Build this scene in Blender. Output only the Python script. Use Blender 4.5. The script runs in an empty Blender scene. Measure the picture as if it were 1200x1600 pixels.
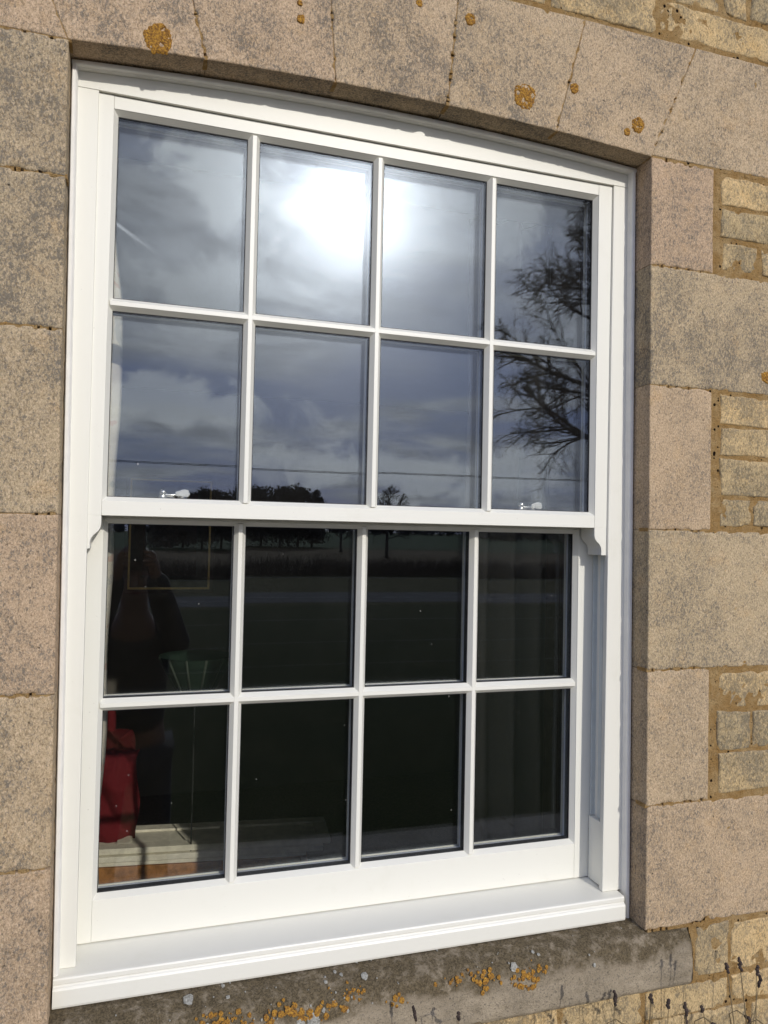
import bpy, bmesh, math, random
from mathutils import Vector, Matrix, noise
rad = math.radians
scene = bpy.context.scene
COL = scene.collection
random.seed(7)
ZO = 2.40                       # height of the upper glazing bar above the ground

# ------------------------------------------------------------------ camera
CAM = Vector((-.4795, -1.586, ZO - .434))
yaw, pitch, roll = rad(17.857), rad(1.614), rad(1.200)
fw = Vector((math.sin(yaw)*math.cos(pitch), math.cos(yaw)*math.cos(pitch), math.sin(pitch)))
rt = Vector((math.cos(yaw), -math.sin(yaw), 0)); up = rt.cross(fw)
r2 = rt*math.cos(roll) + up*math.sin(roll); u2 = -rt*math.sin(roll) + up*math.cos(roll)
cd = bpy.data.cameras.new("camera"); cam = bpy.data.objects.new("camera", cd); COL.objects.link(cam)
m = Matrix((r2, u2, -fw)).transposed().to_4x4(); m.translation = CAM; cam.matrix_world = m
cd.sensor_fit = 'VERTICAL'; cd.sensor_height = 36; cd.lens = 1202/1600*36
cd.clip_start = .02; cd.clip_end = 6000
scene.camera = cam
scene.render.resolution_x, scene.render.resolution_y = 768, 1024

# ------------------------------------------------------------------ sun and sky
SUN_AZ, SUN_EL = 14.5, 23.1     # azimuth from the wall's outward normal towards +X
sdir = Vector((math.sin(rad(SUN_AZ))*math.cos(rad(SUN_EL)), -math.cos(rad(SUN_AZ))*math.cos(rad(SUN_EL)), math.sin(rad(SUN_EL))))
ld = bpy.data.lights.new("sun", 'SUN'); ld.energy = 2.2; ld.angle = rad(.55); ld.color = (1, .95, .87)
sun = bpy.data.objects.new("sun", ld); COL.objects.link(sun); sun.rotation_euler = sdir.to_track_quat('Z', 'Y').to_euler()

w = bpy.data.worlds.new("World"); scene.world = w; w.use_nodes = True
nt = w.node_tree; N = nt.nodes; L = nt.links; N.clear()
def nd(tree, t, **k):
    n = tree.nodes.new(t)
    for a, b in k.items(): setattr(n, a, b)
    return n
class NB:
    """tiny node builder"""
    def __init__(s, tree): s.t = tree; s.l = tree.links
    def n(s, t, ins=None, **k):
        x = nd(s.t, t, **k)
        for key, v in (ins or {}).items():
            if isinstance(v, bpy.types.NodeSocket): s.l.new(v, x.inputs[key])
            else: x.inputs[key].default_value = v
        return x
    def math(s, op, a, b=0.0, c=0.0, clamp=False):
        x = nd(s.t, 'ShaderNodeMath', operation=op, use_clamp=clamp)
        for i, v in enumerate((a, b, c)):
            if isinstance(v, bpy.types.NodeSocket): s.l.new(v, x.inputs[i])
            else: x.inputs[i].default_value = v
        return x.outputs[0]
    def vmath(s, op, a, b=(0, 0, 0)):
        x = nd(s.t, 'ShaderNodeVectorMath', operation=op)
        for i, v in enumerate((a, b)):
            if isinstance(v, bpy.types.NodeSocket): s.l.new(v, x.inputs[i])
            else: x.inputs[i].default_value = v
        return x
    def ramp(s, f, a, b, lo=0., hi=1., interp='SMOOTHSTEP'):
        x = nd(s.t, 'ShaderNodeMapRange', interpolation_type=interp)
        s.l.new(f, x.inputs[0]); x.inputs[1].default_value = a; x.inputs[2].default_value = b
        x.inputs[3].default_value = lo; x.inputs[4].default_value = hi
        return x.outputs[0]
    def noise(s, vec, scale, detail=4, rough=.55, dist=0., col=False):
        x = s.n('ShaderNodeTexNoise', {'Scale': scale, 'Detail': detail, 'Roughness': rough, 'Distortion': dist})
        if vec is not None: s.l.new(vec, x.inputs['Vector'])
        return x.outputs['Color' if col else 'Fac']
    def mix(s, f, a, b, blend='MIX'):
        x = nd(s.t, 'ShaderNodeMix', data_type='RGBA', blend_type=blend)
        for i, v in ((0, f), (6, a), (7, b)):
            if isinstance(v, bpy.types.NodeSocket): s.l.new(v, x.inputs[i])
            else: x.inputs[i].default_value = v if i == 0 else (v[0], v[1], v[2], 1)
        return x.outputs[2]
    def map(s, vec, scale=(1, 1, 1), rot=(0, 0, 0), loc=(0, 0, 0)):
        x = s.n('ShaderNodeMapping', {'Scale': scale, 'Rotation': rot, 'Location': loc}); s.l.new(vec, x.inputs['Vector'])
        return x.outputs[0]
b = NB(nt)
out = nd(nt, 'ShaderNodeOutputWorld'); bg = nd(nt, 'ShaderNodeBackground')
sky = nd(nt, 'ShaderNodeTexSky', sky_type='NISHITA', sun_disc=False)
sky.sun_elevation = rad(SUN_EL); sky.sun_rotation = math.atan2(sdir.x, sdir.y)
sky.air_density = 1.2; sky.dust_density = 1.0; sky.ozone_density = 1.5
tc = nd(nt, 'ShaderNodeTexCoord'); gdir = tc.outputs['Generated']
sx = nd(nt, 'ShaderNodeSeparateXYZ'); L.new(gdir, sx.inputs[0])
den = b.math('ADD', b.math('MAXIMUM', sx.outputs['Z'], 0.), .14)
cx = b.math('DIVIDE', sx.outputs['X'], den); cy = b.math('DIVIDE', sx.outputs['Y'], den)
cv = nd(nt, 'ShaderNodeCombineXYZ'); L.new(cx, cv.inputs[0]); L.new(cy, cv.inputs[1])
c1 = b.noise(b.map(cv.outputs[0], (1.0, 1.15, 1), (0, 0, .35), (3.1, 1.7, 0)), .75, 7, .55, .6)
c2 = b.noise(b.map(cv.outputs[0], (.8, 1.5, 1), (0, 0, -.25), (7.1, .7, 0)), 1.5, 8, .60, .5)
cl = b.math('ADD', b.math('MULTIPLY', c1, .65), b.math('MULTIPLY', c2, .35))
cover = b.ramp(cl, .41, .60)
dt = b.vmath('DOT_PRODUCT', gdir, tuple(sdir)).outputs['Value']
ang = b.math('ARCCOSINE', b.math('MINIMUM', dt, .999999))
def ex(k, s): return b.math('MULTIPLY', b.math('EXPONENT', b.math('MULTIPLY', ang, -1/s)), k)
aure = b.math('ADD', ex(17., .056), ex(2.0, .16))
thick = b.noise(b.map(cv.outputs[0], (1, 1.25, 1), (0, 0, .3), (.3, 5, 0)), 2.4, 10, .66, .35)
bright = b.math('MULTIPLY', b.math('ADD', aure, .92), b.ramp(thick, .34, .68, .72, 1.26))
ccol = b.mix(1.0, (1.0, .955, .90), (0, 0, 0)); 
ccol = b.vmath('MULTIPLY', (1.0, .96, .90), (1, 1, 1))
csc = nd(nt, 'ShaderNodeVectorMath', operation='SCALE'); csc.inputs[0].default_value = (1.0, .99, .98); L.new(bright, csc.inputs[3])
ssc = nd(nt, 'ShaderNodeVectorMath', operation='SCALE'); L.new(sky.outputs[0], ssc.inputs[0]); ssc.inputs[3].default_value = .05
veil = nd(nt, 'ShaderNodeVectorMath', operation='SCALE'); veil.inputs[0].default_value = (1, .97, .95); L.new(b.math('MULTIPLY', aure, .75), veil.inputs[3])
base = b.vmath('ADD', b.mix(.80, ssc.outputs[0], (.30, .43, .88)), veil.outputs[0]).outputs[0]
skymix = b.mix(b.math('MULTIPLY', cover, .8), base, csc.outputs[0])
# a few brighter cumulus patches standing in the sky south of the house
def puff(d0, rr_, sc, amt, prev):
    dd_ = b.vmath('SUBTRACT', gdir, d0).outputs[0]; dd_ = b.map(dd_, sc)
    ln = b.vmath('LENGTH', dd_).outputs['Value']
    q = b.math('ADD', ln, b.math('MULTIPLY', b.math('SUBTRACT', b.noise(gdir, 13, 7, .62, .6), .5), rr_*2.9))
    f = b.math('MULTIPLY', b.ramp(q, rr_, rr_*.45), amt)
    k_ = nd(nt, 'ShaderNodeVectorMath', operation='SCALE'); k_.inputs[0].default_value = (1, .99, .98); L.new(b.math('ADD', aure, 1.75), k_.inputs[3])
    return b.mix(f, prev, k_.outputs[0])
for a_ in (((0.0907, -0.9083, 0.4084), .085, (1, 1, 1.3), .95), ((0.0644, -0.9548, 0.2902), .085, (.8, 1, 1.7), .6), ((0.4209, -0.8227, 0.3821), .05, (1.5, 1, .45), .55), ((0.3439, -0.9357, 0.0788), .12, (.5, 1, 2.6), .62), ((0.0628, -0.9867, 0.1501), .10, (.6, 1, 2.8), .55)):
    skymix = puff(*a_, skymix)
# two vapour trails: thin strips along great circles (given by end directions)
def trail(a, c, width, strength, prev):
    a = Vector(a).normalized(); c = Vector(c).normalized(); n = a.cross(c).normalized()
    d = b.math('ABSOLUTE', b.vmath('DOT_PRODUCT', gdir, tuple(n)).outputs['Value'])
    line = b.ramp(d, 0., width, 1, 0)
    mid = (a+c).normalized(); t = (c-a).normalized(); half = (c-a).length/2
    p = b.vmath('DOT_PRODUCT', gdir, tuple(t)).outputs['Value']
    o = mid.dot(t)
    lim = b.math('MULTIPLY', b.ramp(p, o-half, o-half*.9), b.ramp(p, o+half*.2, o+half, 1, 0))
    front = b.ramp(b.vmath('DOT_PRODUCT', gdir, tuple(mid)).outputs['Value'], .5, .6)
    f = b.math('MULTIPLY', b.math('MULTIPLY', line, lim), front)
    return b.mix(b.math('MULTIPLY', f, strength), prev, (3.1, 3.0, 3.0))
skymix = trail((-.16, -.935, .43), (.027, -.948, .317), .0036, 1., skymix)
skymix = trail((.157, -.948, .276), (.26, -.939, .254), .006, .5, skymix)
L.new(skymix, bg.inputs[0]); bg.inputs[1].default_value = 1.0
L.new(bg.outputs[0], out.inputs[0])

scene.view_settings.view_transform = 'Standard'; scene.view_settings.look = 'None'
scene.view_settings.exposure = 0; scene.view_settings.gamma = 1
cy_ = scene.cycles
cy_.use_denoising = True; cy_.transparent_max_bounces = 24; cy_.max_bounces = 8; cy_.glossy_bounces = 5
cy_.diffuse_bounces = 4; cy_.sample_clamp_indirect = 8; cy_.caustics_reflective = False; cy_.caustics_refractive = False

# ------------------------------------------------------------------ materials
def mat(name):
    mt = bpy.data.materials.new(name); mt.use_nodes = True
    t = mt.node_tree; t.nodes.clear(); nb = NB(t)
    o = nd(t, 'ShaderNodeOutputMaterial'); p = nd(t, 'ShaderNodeBsdfPrincipled'); t.links.new(p.outputs[0], o.inputs[0])
    co = nd(t, 'ShaderNodeTexCoord').outputs['Object']
    return mt, nb, p, co
def setc(nb, p, c):
    if isinstance(c, bpy.types.NodeSocket): nb.l.new(c, p.inputs['Base Color'])
    else: p.inputs['Base Color'].default_value = (*c, 1)
def bump(nb, p, h, strength, dist=.002):
    x = nb.n('ShaderNodeBump', {'Strength': strength, 'Distance': dist, 'Height': h}); nb.l.new(x.outputs[0], p.inputs['Normal'])
def plain(name, c, rough=.6, nscale=20, amt=.15, metal=0., bmp=0.):
    mt, nb, p, co = mat(name)
    f = nb.noise(co, nscale, 5, .6)
    setc(nb, p, nb.mix(nb.ramp(f, .3, .7), tuple(v*(1-amt) for v in c), tuple(min(1, v*(1+amt)) for v in c)))
    p.inputs['Roughness'].default_value = rough; p.inputs['Metallic'].default_value = metal
    if bmp: bump(nb, p, nb.noise(co, nscale*3, 4, .6), bmp)
    return mt
M = {}
def make_paint(name, c, rough=.42, axis=2):
    mt, nb, p, co = mat(name)
    sc = [220, 220, 220]; sc[axis] = 7
    g = nb.noise(nb.map(co, tuple(sc)), 1., 3, .6)
    dirt = nb.noise(co, 9, 7, .7)
    sp = nb.noise(co, 160, 2, .5)
    col = nb.mix(nb.ramp(dirt, .55, .8, 0, .35), c, (c[0]*.86, c[1]*.85, c[2]*.80))
    col = nb.mix(nb.ramp(sp, .74, .80, 0, .35), col, (.35, .32, .27))
    setc(nb, p, col)
    p.inputs['Roughness'].default_value = rough
    bump(nb, p, g, .16, .0008)
    return mt
M['white'] = make_paint('white_paint_vertical', (.770, .755, .680))
M['whiteh'] = make_paint('white_paint_horizontal', (.770, .755, .680), axis=0)
M['trim'] = plain('cream_trim', (.80, .78, .73), .4, 30, .04)
M['upvc'] = plain('grey_white_plastic', (.56, .60, .60), .35, 30, .05)
M['spacer'] = plain('grey_spacer', (.60, .63, .66), .45, 200, .08)
M['gasket'] = plain('black_gasket', (.022, .022, .024), .6)

def make_stone(name, c1, c2, fleck, patch=.5, bmp=.8, sc=1.):
    mt, nb, p, co = mat(name)
    oin = nd(nb.t, 'ShaderNodeObjectInfo'); oi = oin.outputs['Random']; al = oin.outputs['Alpha']
    cmb = nd(nb.t, 'ShaderNodeCombineXYZ'); nb.l.new(nb.math('MULTIPLY', oi, 37.), cmb.inputs[0]); nb.l.new(nb.math('MULTIPLY', oi, 11.), cmb.inputs[1])
    off = nb.vmath('ADD', co, (0, 0, 0)); nb.l.new(cmb.outputs[0], off.inputs[1]); v = off.outputs[0]
    big = nb.noise(v, 5, 7, .68, .5)
    mid = nb.noise(v, 22, 8, .75, .5)
    fine = nb.noise(nb.map(v, (1, 1, .62), (0, .7, 0)), 215*sc, 5, .78, .7)
    fine2 = nb.noise(nb.map(v, (1, 1, .7), (0, .7, 0)), 330*sc, 4, .8, .3)
    f3 = nb.noise(v, 120*sc, 6, .8, .6)
    col = nb.mix(nb.ramp(big, .36, .64), c1, c2)
    tint = nb.mix(nb.ramp(oi, 0, 1, 0, 1, 'LINEAR'), (1.0, .93, .93), (.95, 1.0, .93))
    col = nb.mix(.6, col, nb.mix(1., col, tint, 'MULTIPLY')); col = nb.mix(1., col, nd(nb.t, 'ShaderNodeObjectInfo').outputs['Color'], 'MULTIPLY')
    col = nb.mix(nb.ramp(nb.noise(v, 15, 6, .7), .52, .72, 0, .45), col, (c1[0]*1.02, c1[1]*.86, c1[2]*.60))      # ochre tinges
    col = nb.mix(nb.ramp(fine2, .52, .62, 0, .55), col, tuple(min(1, x*1.45) for x in c1))                          # pale grains
    dens = nb.math('ADD', nb.math('MULTIPLY', nb.ramp(big, .34, .66), .075), nb.math('MULTIPLY', nb.ramp(mid, .34, .68), .085*patch*2)); dens = nb.math('ADD', nb.math('MULTIPLY', dens, al), nb.math('MULTIPLY', al, .03))
    thr = nb.math('SUBTRACT', .590, dens)
    fl = nb.math('MULTIPLY', nb.math('SUBTRACT', nb.math('ADD', nb.math('MULTIPLY', fine, .75), nb.math('MULTIPLY', f3, .25)), thr), 11., clamp=True)
    col = nb.mix(nb.math('MULTIPLY', fl, .80), col, fleck)
    col = nb.mix(nb.ramp(fine2, .47, .39, 0, .72), col, (c2[0]*.40, c2[1]*.36, c2[2]*.30))                          # dark grains
    pt = nb.math('MULTIPLY', nb.ramp(nb.noise(v, 9, 9, .78, 1.2), .55, .72), .34*patch)
    col = nb.mix(nb.math('MULTIPLY', pt, nb.ramp(fine, .35, .6)), col, (fleck[0]*1.3, fleck[1]*1.4, fleck[2]*1.6))
    if sc < 1:
        isl = nd(nb.t, 'ShaderNodeNewGeometry').outputs['Random Per Island']
        col = nb.mix(1., col, nb.mix(nb.ramp(isl, 0, 1, 0, 1, 'LINEAR'), (1.14, 1.07, .95), (.86, .86, .84)), 'MULTIPLY')
    pits = nb.n('ShaderNodeTexVoronoi', {'Vector': v, 'Scale': 40., 'Randomness': 1.}).outputs['Distance']
    pm = nb.math('MULTIPLY', nb.ramp(pits, .05, .10, 1, 0), nb.ramp(mid, .5, .58))
    col = nb.mix(nb.math('MULTIPLY', pm, .8), col, (.06, .045, .03))
    setc(nb, p, col); p.inputs['Roughness'].default_value = .95; p.inputs['Specular IOR Level'].default_value = .15
    h = nb.math('ADD', nb.math('MULTIPLY', fine, .9), nb.math('MULTIPLY', f3, .9))
    h = nb.math('SUBTRACT', h, nb.math('MULTIPLY', pm, .8))
    bump(nb, p, h, bmp, .0035)
    return mt
M['dress'] = make_stone('tooled_pink_limestone', (.555, .430, .300), (.490, .380, .262), (.145, .135, .118))
M['rubble'] = make_stone('yellow_rubble_stone', (.60, .46, .265), (.46, .365, .225), (.21, .185, .14), .5, .9, .8)
def make_mortar():
    mt, nb, p, co = mat('orange_sand_mortar')
    a = nb.noise(co, 24, 7, .7, .3); g = nb.noise(co, 380, 3, .7)
    col = nb.mix(nb.ramp(a, .35, .68), (.50, .30, .11), (.64, .44, .21))
    col = nb.mix(nb.ramp(g, .54, .66, 0, .7), col, (.13, .07, .03)); col = nb.mix(nb.ramp(nb.noise(co, 55, 7, .8), .56, .66, 0, .55), col, (.20, .105, .035)); col = nb.mix(nb.ramp(nb.noise(co, 40, 7, .8), .42, .30, 0, .6), col, (.50, .42, .28))
    vx = nb.n('ShaderNodeTexVoronoi', {'Vector': co, 'Scale': 85., 'Randomness': 1.}); vo = vx.outputs['Distance']; vs_ = nd(nb.t, 'ShaderNodeSeparateColor'); nb.l.new(vx.outputs['Color'], vs_.inputs[0])
    pm = nb.math('MULTIPLY', nb.math('LESS_THAN', vo, nb.ramp(vs_.outputs[0], .55, 1., 0., .36, 'LINEAR')), nb.ramp(nb.noise(co, 22, 3, .6), .40, .50))
    col = nb.mix(pm, col, (.02, .012, .008))
    setc(nb, p, col); p.inputs['Roughness'].default_value = 1.; p.inputs['Specular IOR Level'].default_value = .1
    bump(nb, p, nb.math('SUBTRACT', nb.math('ADD', g, nb.math('MULTIPLY', nb.noise(co, 60, 7, .75), 1.6)), pm), 1., .009)
    return mt
M['mortar'] = make_mortar()
def make_sill():
    mt, nb, p, co = mat('weathered_sill_stone')
    sp = nd(nb.t, 'ShaderNodeSeparateXYZ'); nb.l.new(co, sp.inputs[0])
    fine = nb.noise(co, 260, 4, .75, .5); mid = nb.noise(co, 34, 9, .78, .1); big = nb.noise(co, 9, 9, .74, .1)
    base = nb.mix(nb.ramp(big, .35, .65), (.30, .25, .18), (.41, .34, .245))
    base = nb.mix(nb.ramp(fine, .52, .64, 0, .8), base, (.12, .105, .085)); base = nb.mix(nb.ramp(mid, .50, .66, 0, .45), base, (.17, .14, .095))
    # black algae crust: grows on the upper weathered slope, with a ragged lower edge
    zz = nb.math('ADD', sp.outputs['Z'], nb.math('MULTIPLY', nb.math('SUBTRACT', big, .5), .13))
    top = nb.ramp(zz, ZO-1.375, ZO-1.345)
    crust = nb.math('MULTIPLY', top, nb.ramp(mid, .36, .52, .30, 1))
    cc = nb.mix(nb.ramp(fine, .4, .6), (.045, .034, .018), (.15, .115, .065))
    base = nb.mix(nb.math('MULTIPLY', crust, .9), base, cc)
    setc(nb, p, base); p.inputs['Roughness'].default_value = .95; p.inputs['Specular IOR Level'].default_value = .15
    bump(nb, p, nb.math('ADD', fine, nb.noise(co, 80, 6, .7)), .8, .004)
    return mt
M['sill'] = make_sill()
def make_lichen(name, c1, c2):
    mt, nb, p, co = mat(name)
    f = nb.noise(co, 260, 4, .7, .5)
    setc(nb, p, nb.mix(nb.ramp(f, .38, .62), c1, c2)); p.inputs['Roughness'].default_value = 1.
    bump(nb, p, f, 1., .004)
    return mt
M['lichen'] = make_lichen('orange_lichen', (.17, .075, .018), (.50, .26, .035))
M['lichenw'] = make_lichen('grey_white_lichen', (.24, .23, .20), (.46, .45, .40))

def make_glass():
    mt = bpy.data.materials.new('window_glass'); mt.use_nodes = True; t = mt.node_tree; t.nodes.clear(); nb = NB(t)
    o = nd(t, 'ShaderNodeOutputMaterial'); geo = nd(t, 'ShaderNodeNewGeometry')
    co = nd(t, 'ShaderNodeTexCoord').outputs['Object']
    d = nb.math('ABSOLUTE', nb.vmath('DOT_PRODUCT', geo.outputs['Incoming'], geo.outputs['Normal']).outputs['Value'] if False else _dot(nb, geo))
    f = nb.math('POWER', nb.math('SUBTRACT', 1., d, clamp=True), 5.)
    fac = nb.math('ADD', nb.math('MULTIPLY', f, .95), .047)
    tr = nb.n('ShaderNodeBsdfTransparent', {'Color': (.987, .988, .978, 1)})
    gl = nb.n('ShaderNodeBsdfGlossy', {'Color': (.79, .885, 1, 1), 'Roughness': 0.0})
    mx = nb.n('ShaderNodeMixShader', {0: fac}); t.links.new(tr.outputs[0], mx.inputs[1]); t.links.new(gl.outputs[0], mx.inputs[2])
    # thin film of dust and rain marks
    film = nb.n('ShaderNodeBsdfGlossy', {'Color': (1, .98, .95, 1), 'Roughness': .34})
    sm = nb.noise(nb.map(co, (1, 1, .45)), 7, 6, .65, .5)
    mx2 = nb.n('ShaderNodeMixShader', {0: nb.math('MULTIPLY', nb.ramp(sm, .3, .75, .4, 1.6), .0011)})
    t.links.new(mx.outputs[0], mx2.inputs[1]); t.links.new(film.outputs[0], mx2.inputs[2])
    vo = nb.n('ShaderNodeTexVoronoi', {'Vector': nb.noise(co, 3, 2, .5, col=True) if False else co, 'Scale': 46., 'Randomness': 1.})
    sel = nd(t, 'ShaderNodeSeparateColor'); t.links.new(vo.outputs['Color'], sel.inputs[0])
    sz = nb.math('MULTIPLY', nb.ramp(sel.outputs[0], .82, 1., 0, .085, 'LINEAR'), nb.ramp(nb.noise(co, 60, 2, .5), .4, .6, .5, 1.3))
    spk = nb.math('MULTIPLY', nb.math('LESS_THAN', vo.outputs['Distance'], sz), nb.ramp(nb.noise(co, 5, 3, .6), .42, .6))
    df = nb.n('ShaderNodeBsdfDiffuse', {'Color': (.75, .74, .72, 1)})
    mx3 = nb.n('ShaderNodeMixShader', {0: nb.math('MULTIPLY', spk, .25)})
    t.links.new(mx2.outputs[0], mx3.inputs[1]); t.links.new(df.outputs[0], mx3.inputs[2])
    t.links.new(mx3.outputs[0], o.inputs[0])
    return mt
def _dot(nb, geo):
    x = nd(nb.t, 'ShaderNodeVectorMath', operation='DOT_PRODUCT')
    nb.l.new(geo.outputs['Incoming'], x.inputs[0]); nb.l.new(geo.outputs['Normal'], x.inputs[1])
    return x.outputs['Value']
M['glass'] = make_glass()
M['chrome'] = plain('satin_chrome', (.75, .73, .68), .22, 60, .05, metal=1.)

def make_fabric(name, c, pat=None, patc=None, psc=9):
    mt, nb, p, co = mat(name)
    col = nb.mix(nb.ramp(nb.noise(co, 300, 2, .5), .3, .7), tuple(v*.9 for v in c), c)
    if pat:
        n1 = nb.noise(co, psc, 4, .6, 1.6); n2 = nb.noise(nb.map(co, (1, 1, 1), loc=(4, 2, 9)), psc*1.7, 3, .5, 2.)
        col = nb.mix(nb.ramp(n1, .56, .60, 0, .85), col, pat)
        col = nb.mix(nb.ramp(n2, .60, .635, 0, .8), col, patc)
    setc(nb, p, col); p.inputs['Roughness'].default_value = .9; p.inputs['Specular IOR Level'].default_value = .2
    return mt
M['curtain'] = make_fabric('cream_floral_curtain', (.60, .57, .50), (.40, .41, .39), (.50, .36, .31))
M['curtain2'] = make_fabric('beige_lined_curtain', (.20, .18, .14))
M['red'] = make_fabric('red_upholstery', (.13, .010, .014))
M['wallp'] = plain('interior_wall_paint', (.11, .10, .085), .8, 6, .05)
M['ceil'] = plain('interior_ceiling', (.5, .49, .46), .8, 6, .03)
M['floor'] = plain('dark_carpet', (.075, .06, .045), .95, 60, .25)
M['plaster'] = plain('reveal_plaster', (.5, .48, .44), .8, 8, .05)
M['gold'] = plain('gilt_moulding', (.62, .46, .20), .35, 60, .1, metal=.8)
M['darkwood'] = plain('dark_wood', (.05, .025, .014), .4, 30, .3)
M['print'] = plain('grey_green_print', (.075, .075, .06), .6, 8, .5)
M['oldcream'] = plain('old_cream_paint', (.76, .72, .60), .55, 18, .12)
M['orangewood'] = plain('bare_orange_wood', (.34, .155, .05), .6, 25, .3)
M['green'] = make_fabric('dark_green_cloth', (.008, .022, .014))
M['whitecloth'] = make_fabric('pale_green_cloth', (.06, .075, .06))

def make_grass(name, c1, c2, sc):
    mt, nb, p, co = mat(name)
    a = nb.noise(co, sc*.08, 5, .6); f = nb.noise(co, sc, 4, .7)
    col = nb.mix(nb.ramp(a, .35, .65), c1, c2)
    col = nb.mix(nb.ramp(f, .4, .65, 0, .6), col, tuple(v*.5 for v in c1))
    setc(nb, p, col); p.inputs['Roughness'].default_value = 1.; p.inputs['Specular IOR Level'].default_value = .05
    bump(nb, p, f, 1., .05)
    return mt
M['lawn'] = make_grass('lawn_grass', (.030, .040, .013), (.045, .050, .018), 14)
M['verge'] = make_grass('verge_grass', (.060, .058, .025), (.075, .070, .030), 9)
M['stubble'] = make_grass('brown_stubble', (.085, .062, .034), (.11, .078, .042), 2)
M['crop'] = make_grass('winter_crop', (.030, .055, .025), (.040, .075, .032), .6)
M['road'] = make_grass('asphalt', (.10, .10, .10), (.125, .125, .12), 9)
M['bark'] = plain('dark_bark', (.040, .034, .028), .9, 20, .35, bmp=.6)
M['twig'] = plain('thin_twigs', (.045, .036, .03), .9, 4, .3)
M['leafd'] = plain('bare_copse_twigs', (.065, .055, .045), .9, 1.5, .45)
M['leafb'] = plain('far_wood', (.05, .055, .06), .95, .05, .35)  # distance haze is painted in as a blue-grey tree colour
M['hedge'] = plain('bare_hedge_twigs', (.075, .058, .040), .95, 3, .4)
M['wire'] = plain('galvanised_wire', (.45, .45, .45), .45, 5, .1, metal=.5)
M['cable'] = plain('black_cable', (.02, .02, .02), .6)
M['post'] = plain('grey_timber_post', (.16, .14, .11), .9, 12, .3)
M['lavstem'] = plain('dry_lavender_stem', (.16, .12, .06), .9, 40, .3)
M['lavhead'] = plain('dry_lavender_head', (.050, .034, .028), .95, 90, .5, bmp=.8)
M['leaf'] = plain('grey_green_leaf', (.10, .12, .08), .9, 30, .3)
M['skin'] = plain('skin', (.17, .10, .07), .55, 30, .06)
M['coat'] = plain('black_coat', (.018, .018, .020), .85, 60, .2)
M['trouser'] = plain('dark_trousers', (.022, .024, .032), .9, 60, .2)
M['hair'] = plain('brown_hair', (.05, .03, .018), .7, 120, .4)
M['phone'] = plain('phone_glass', (.015, .015, .018), .12, 10, .05)

# ------------------------------------------------------------------ mesh helpers
class MB:
    def __init__(s): s.v = []; s.f = []; s.mi = []; s.sm = []
    def add(s, vs, fs, mi=0, smooth=False):
        o = len(s.v); s.v += [tuple(x) for x in vs]
        for f in fs: s.f.append([i+o for i in f]); s.mi.append(mi); s.sm.append(smooth)
    def box(s, x0, x1, y0, y1, z0, z1, mi=0):
        v = [(x, y, z) for x in (x0, x1) for y in (y0, y1) for z in (z0, z1)]
        s.add(v, [(0, 1, 3, 2), (4, 6, 7, 5), (0, 4, 5, 1), (2, 3, 7, 6), (0, 2, 6, 4), (1, 5, 7, 3)], mi)
    def prism(s, poly, axis, a, c, mi=0):
        """poly: 2D points in the plane normal to axis ('x': (y,z), 'y': (x,z), 'z': (x,y))"""
        def P(p, t): return {'x': (t, p[0], p[1]), 'y': (p[0], t, p[1]), 'z': (p[0], p[1], t)}[axis]
        n = len(poly); v = [P(p, a) for p in poly] + [P(p, c) for p in poly]
        s.add(v, [tuple(range(n))[::-1], tuple(range(n, 2*n))] + [(i, (i+1) % n, n+(i+1) % n, n+i) for i in range(n)], mi)
    def tube(s, pts, rr, k=5, mi=0, smooth=True, cap=True):
        pts = [Vector(p) for p in pts]; n = len(pts); vs = []
        if not isinstance(rr, (list, tuple)): rr = [rr]*n
        ref = Vector((0.123, .31, .94))
        for i, p in enumerate(pts):
            t = (pts[min(i+1, n-1)] - pts[max(i-1, 0)]).normalized()
            a = t.cross(ref)
            if a.length < .05: a = t.cross(Vector((1, 0, 0)))
            a.normalize(); c = t.cross(a)
            for j in range(k):
                q = 2*math.pi*j/k; vs.append(p + (a*math.cos(q) + c*math.sin(q))*rr[i])
        fs = [(i*k+j, i*k+(j+1) % k, (i+1)*k+(j+1) % k, (i+1)*k+j) for i in range(n-1) for j in range(k)]
        if cap: fs += [tuple(range(k))[::-1], tuple((n-1)*k+j for j in range(k))]
        s.add(vs, fs, mi, smooth)
    def grid(s, fn, nu, nv, mi=0, smooth=True, wrap=False):
        vs = [fn(i/nu, j/nv) for i in range(nu+1) for j in range(nv+1)]
        s.add(vs, [(i*(nv+1)+j, (i+1)*(nv+1)+j, (i+1)*(nv+1)+j+1, i*(nv+1)+j+1) for i in range(nu) for j in range(nv)], mi, smooth)
    def ell(s, c, r, nu=14, nv=10, mi=0, jit=0):
        def fn(u, v):
            a = 2*math.pi*u; t = math.pi*v; d = Vector((math.sin(t)*math.cos(a), math.sin(t)*math.sin(a), math.cos(t)))
            k = 1 + jit*noise.noise(d*2.3 + Vector(c)*9)
            return (c[0]+r[0]*d.x*k, c[1]+r[1]*d.y*k, c[2]+r[2]*d.z*k)
        s.grid(fn, nu, nv, mi)
OFF = {}
def tagp(o, label=None, cat=None, group=None, kind=None):
    if label: o['label'] = label
    if cat: o['category'] = cat
    if group: o['group'] = group
    if kind: o['kind'] = kind
    return o
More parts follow.
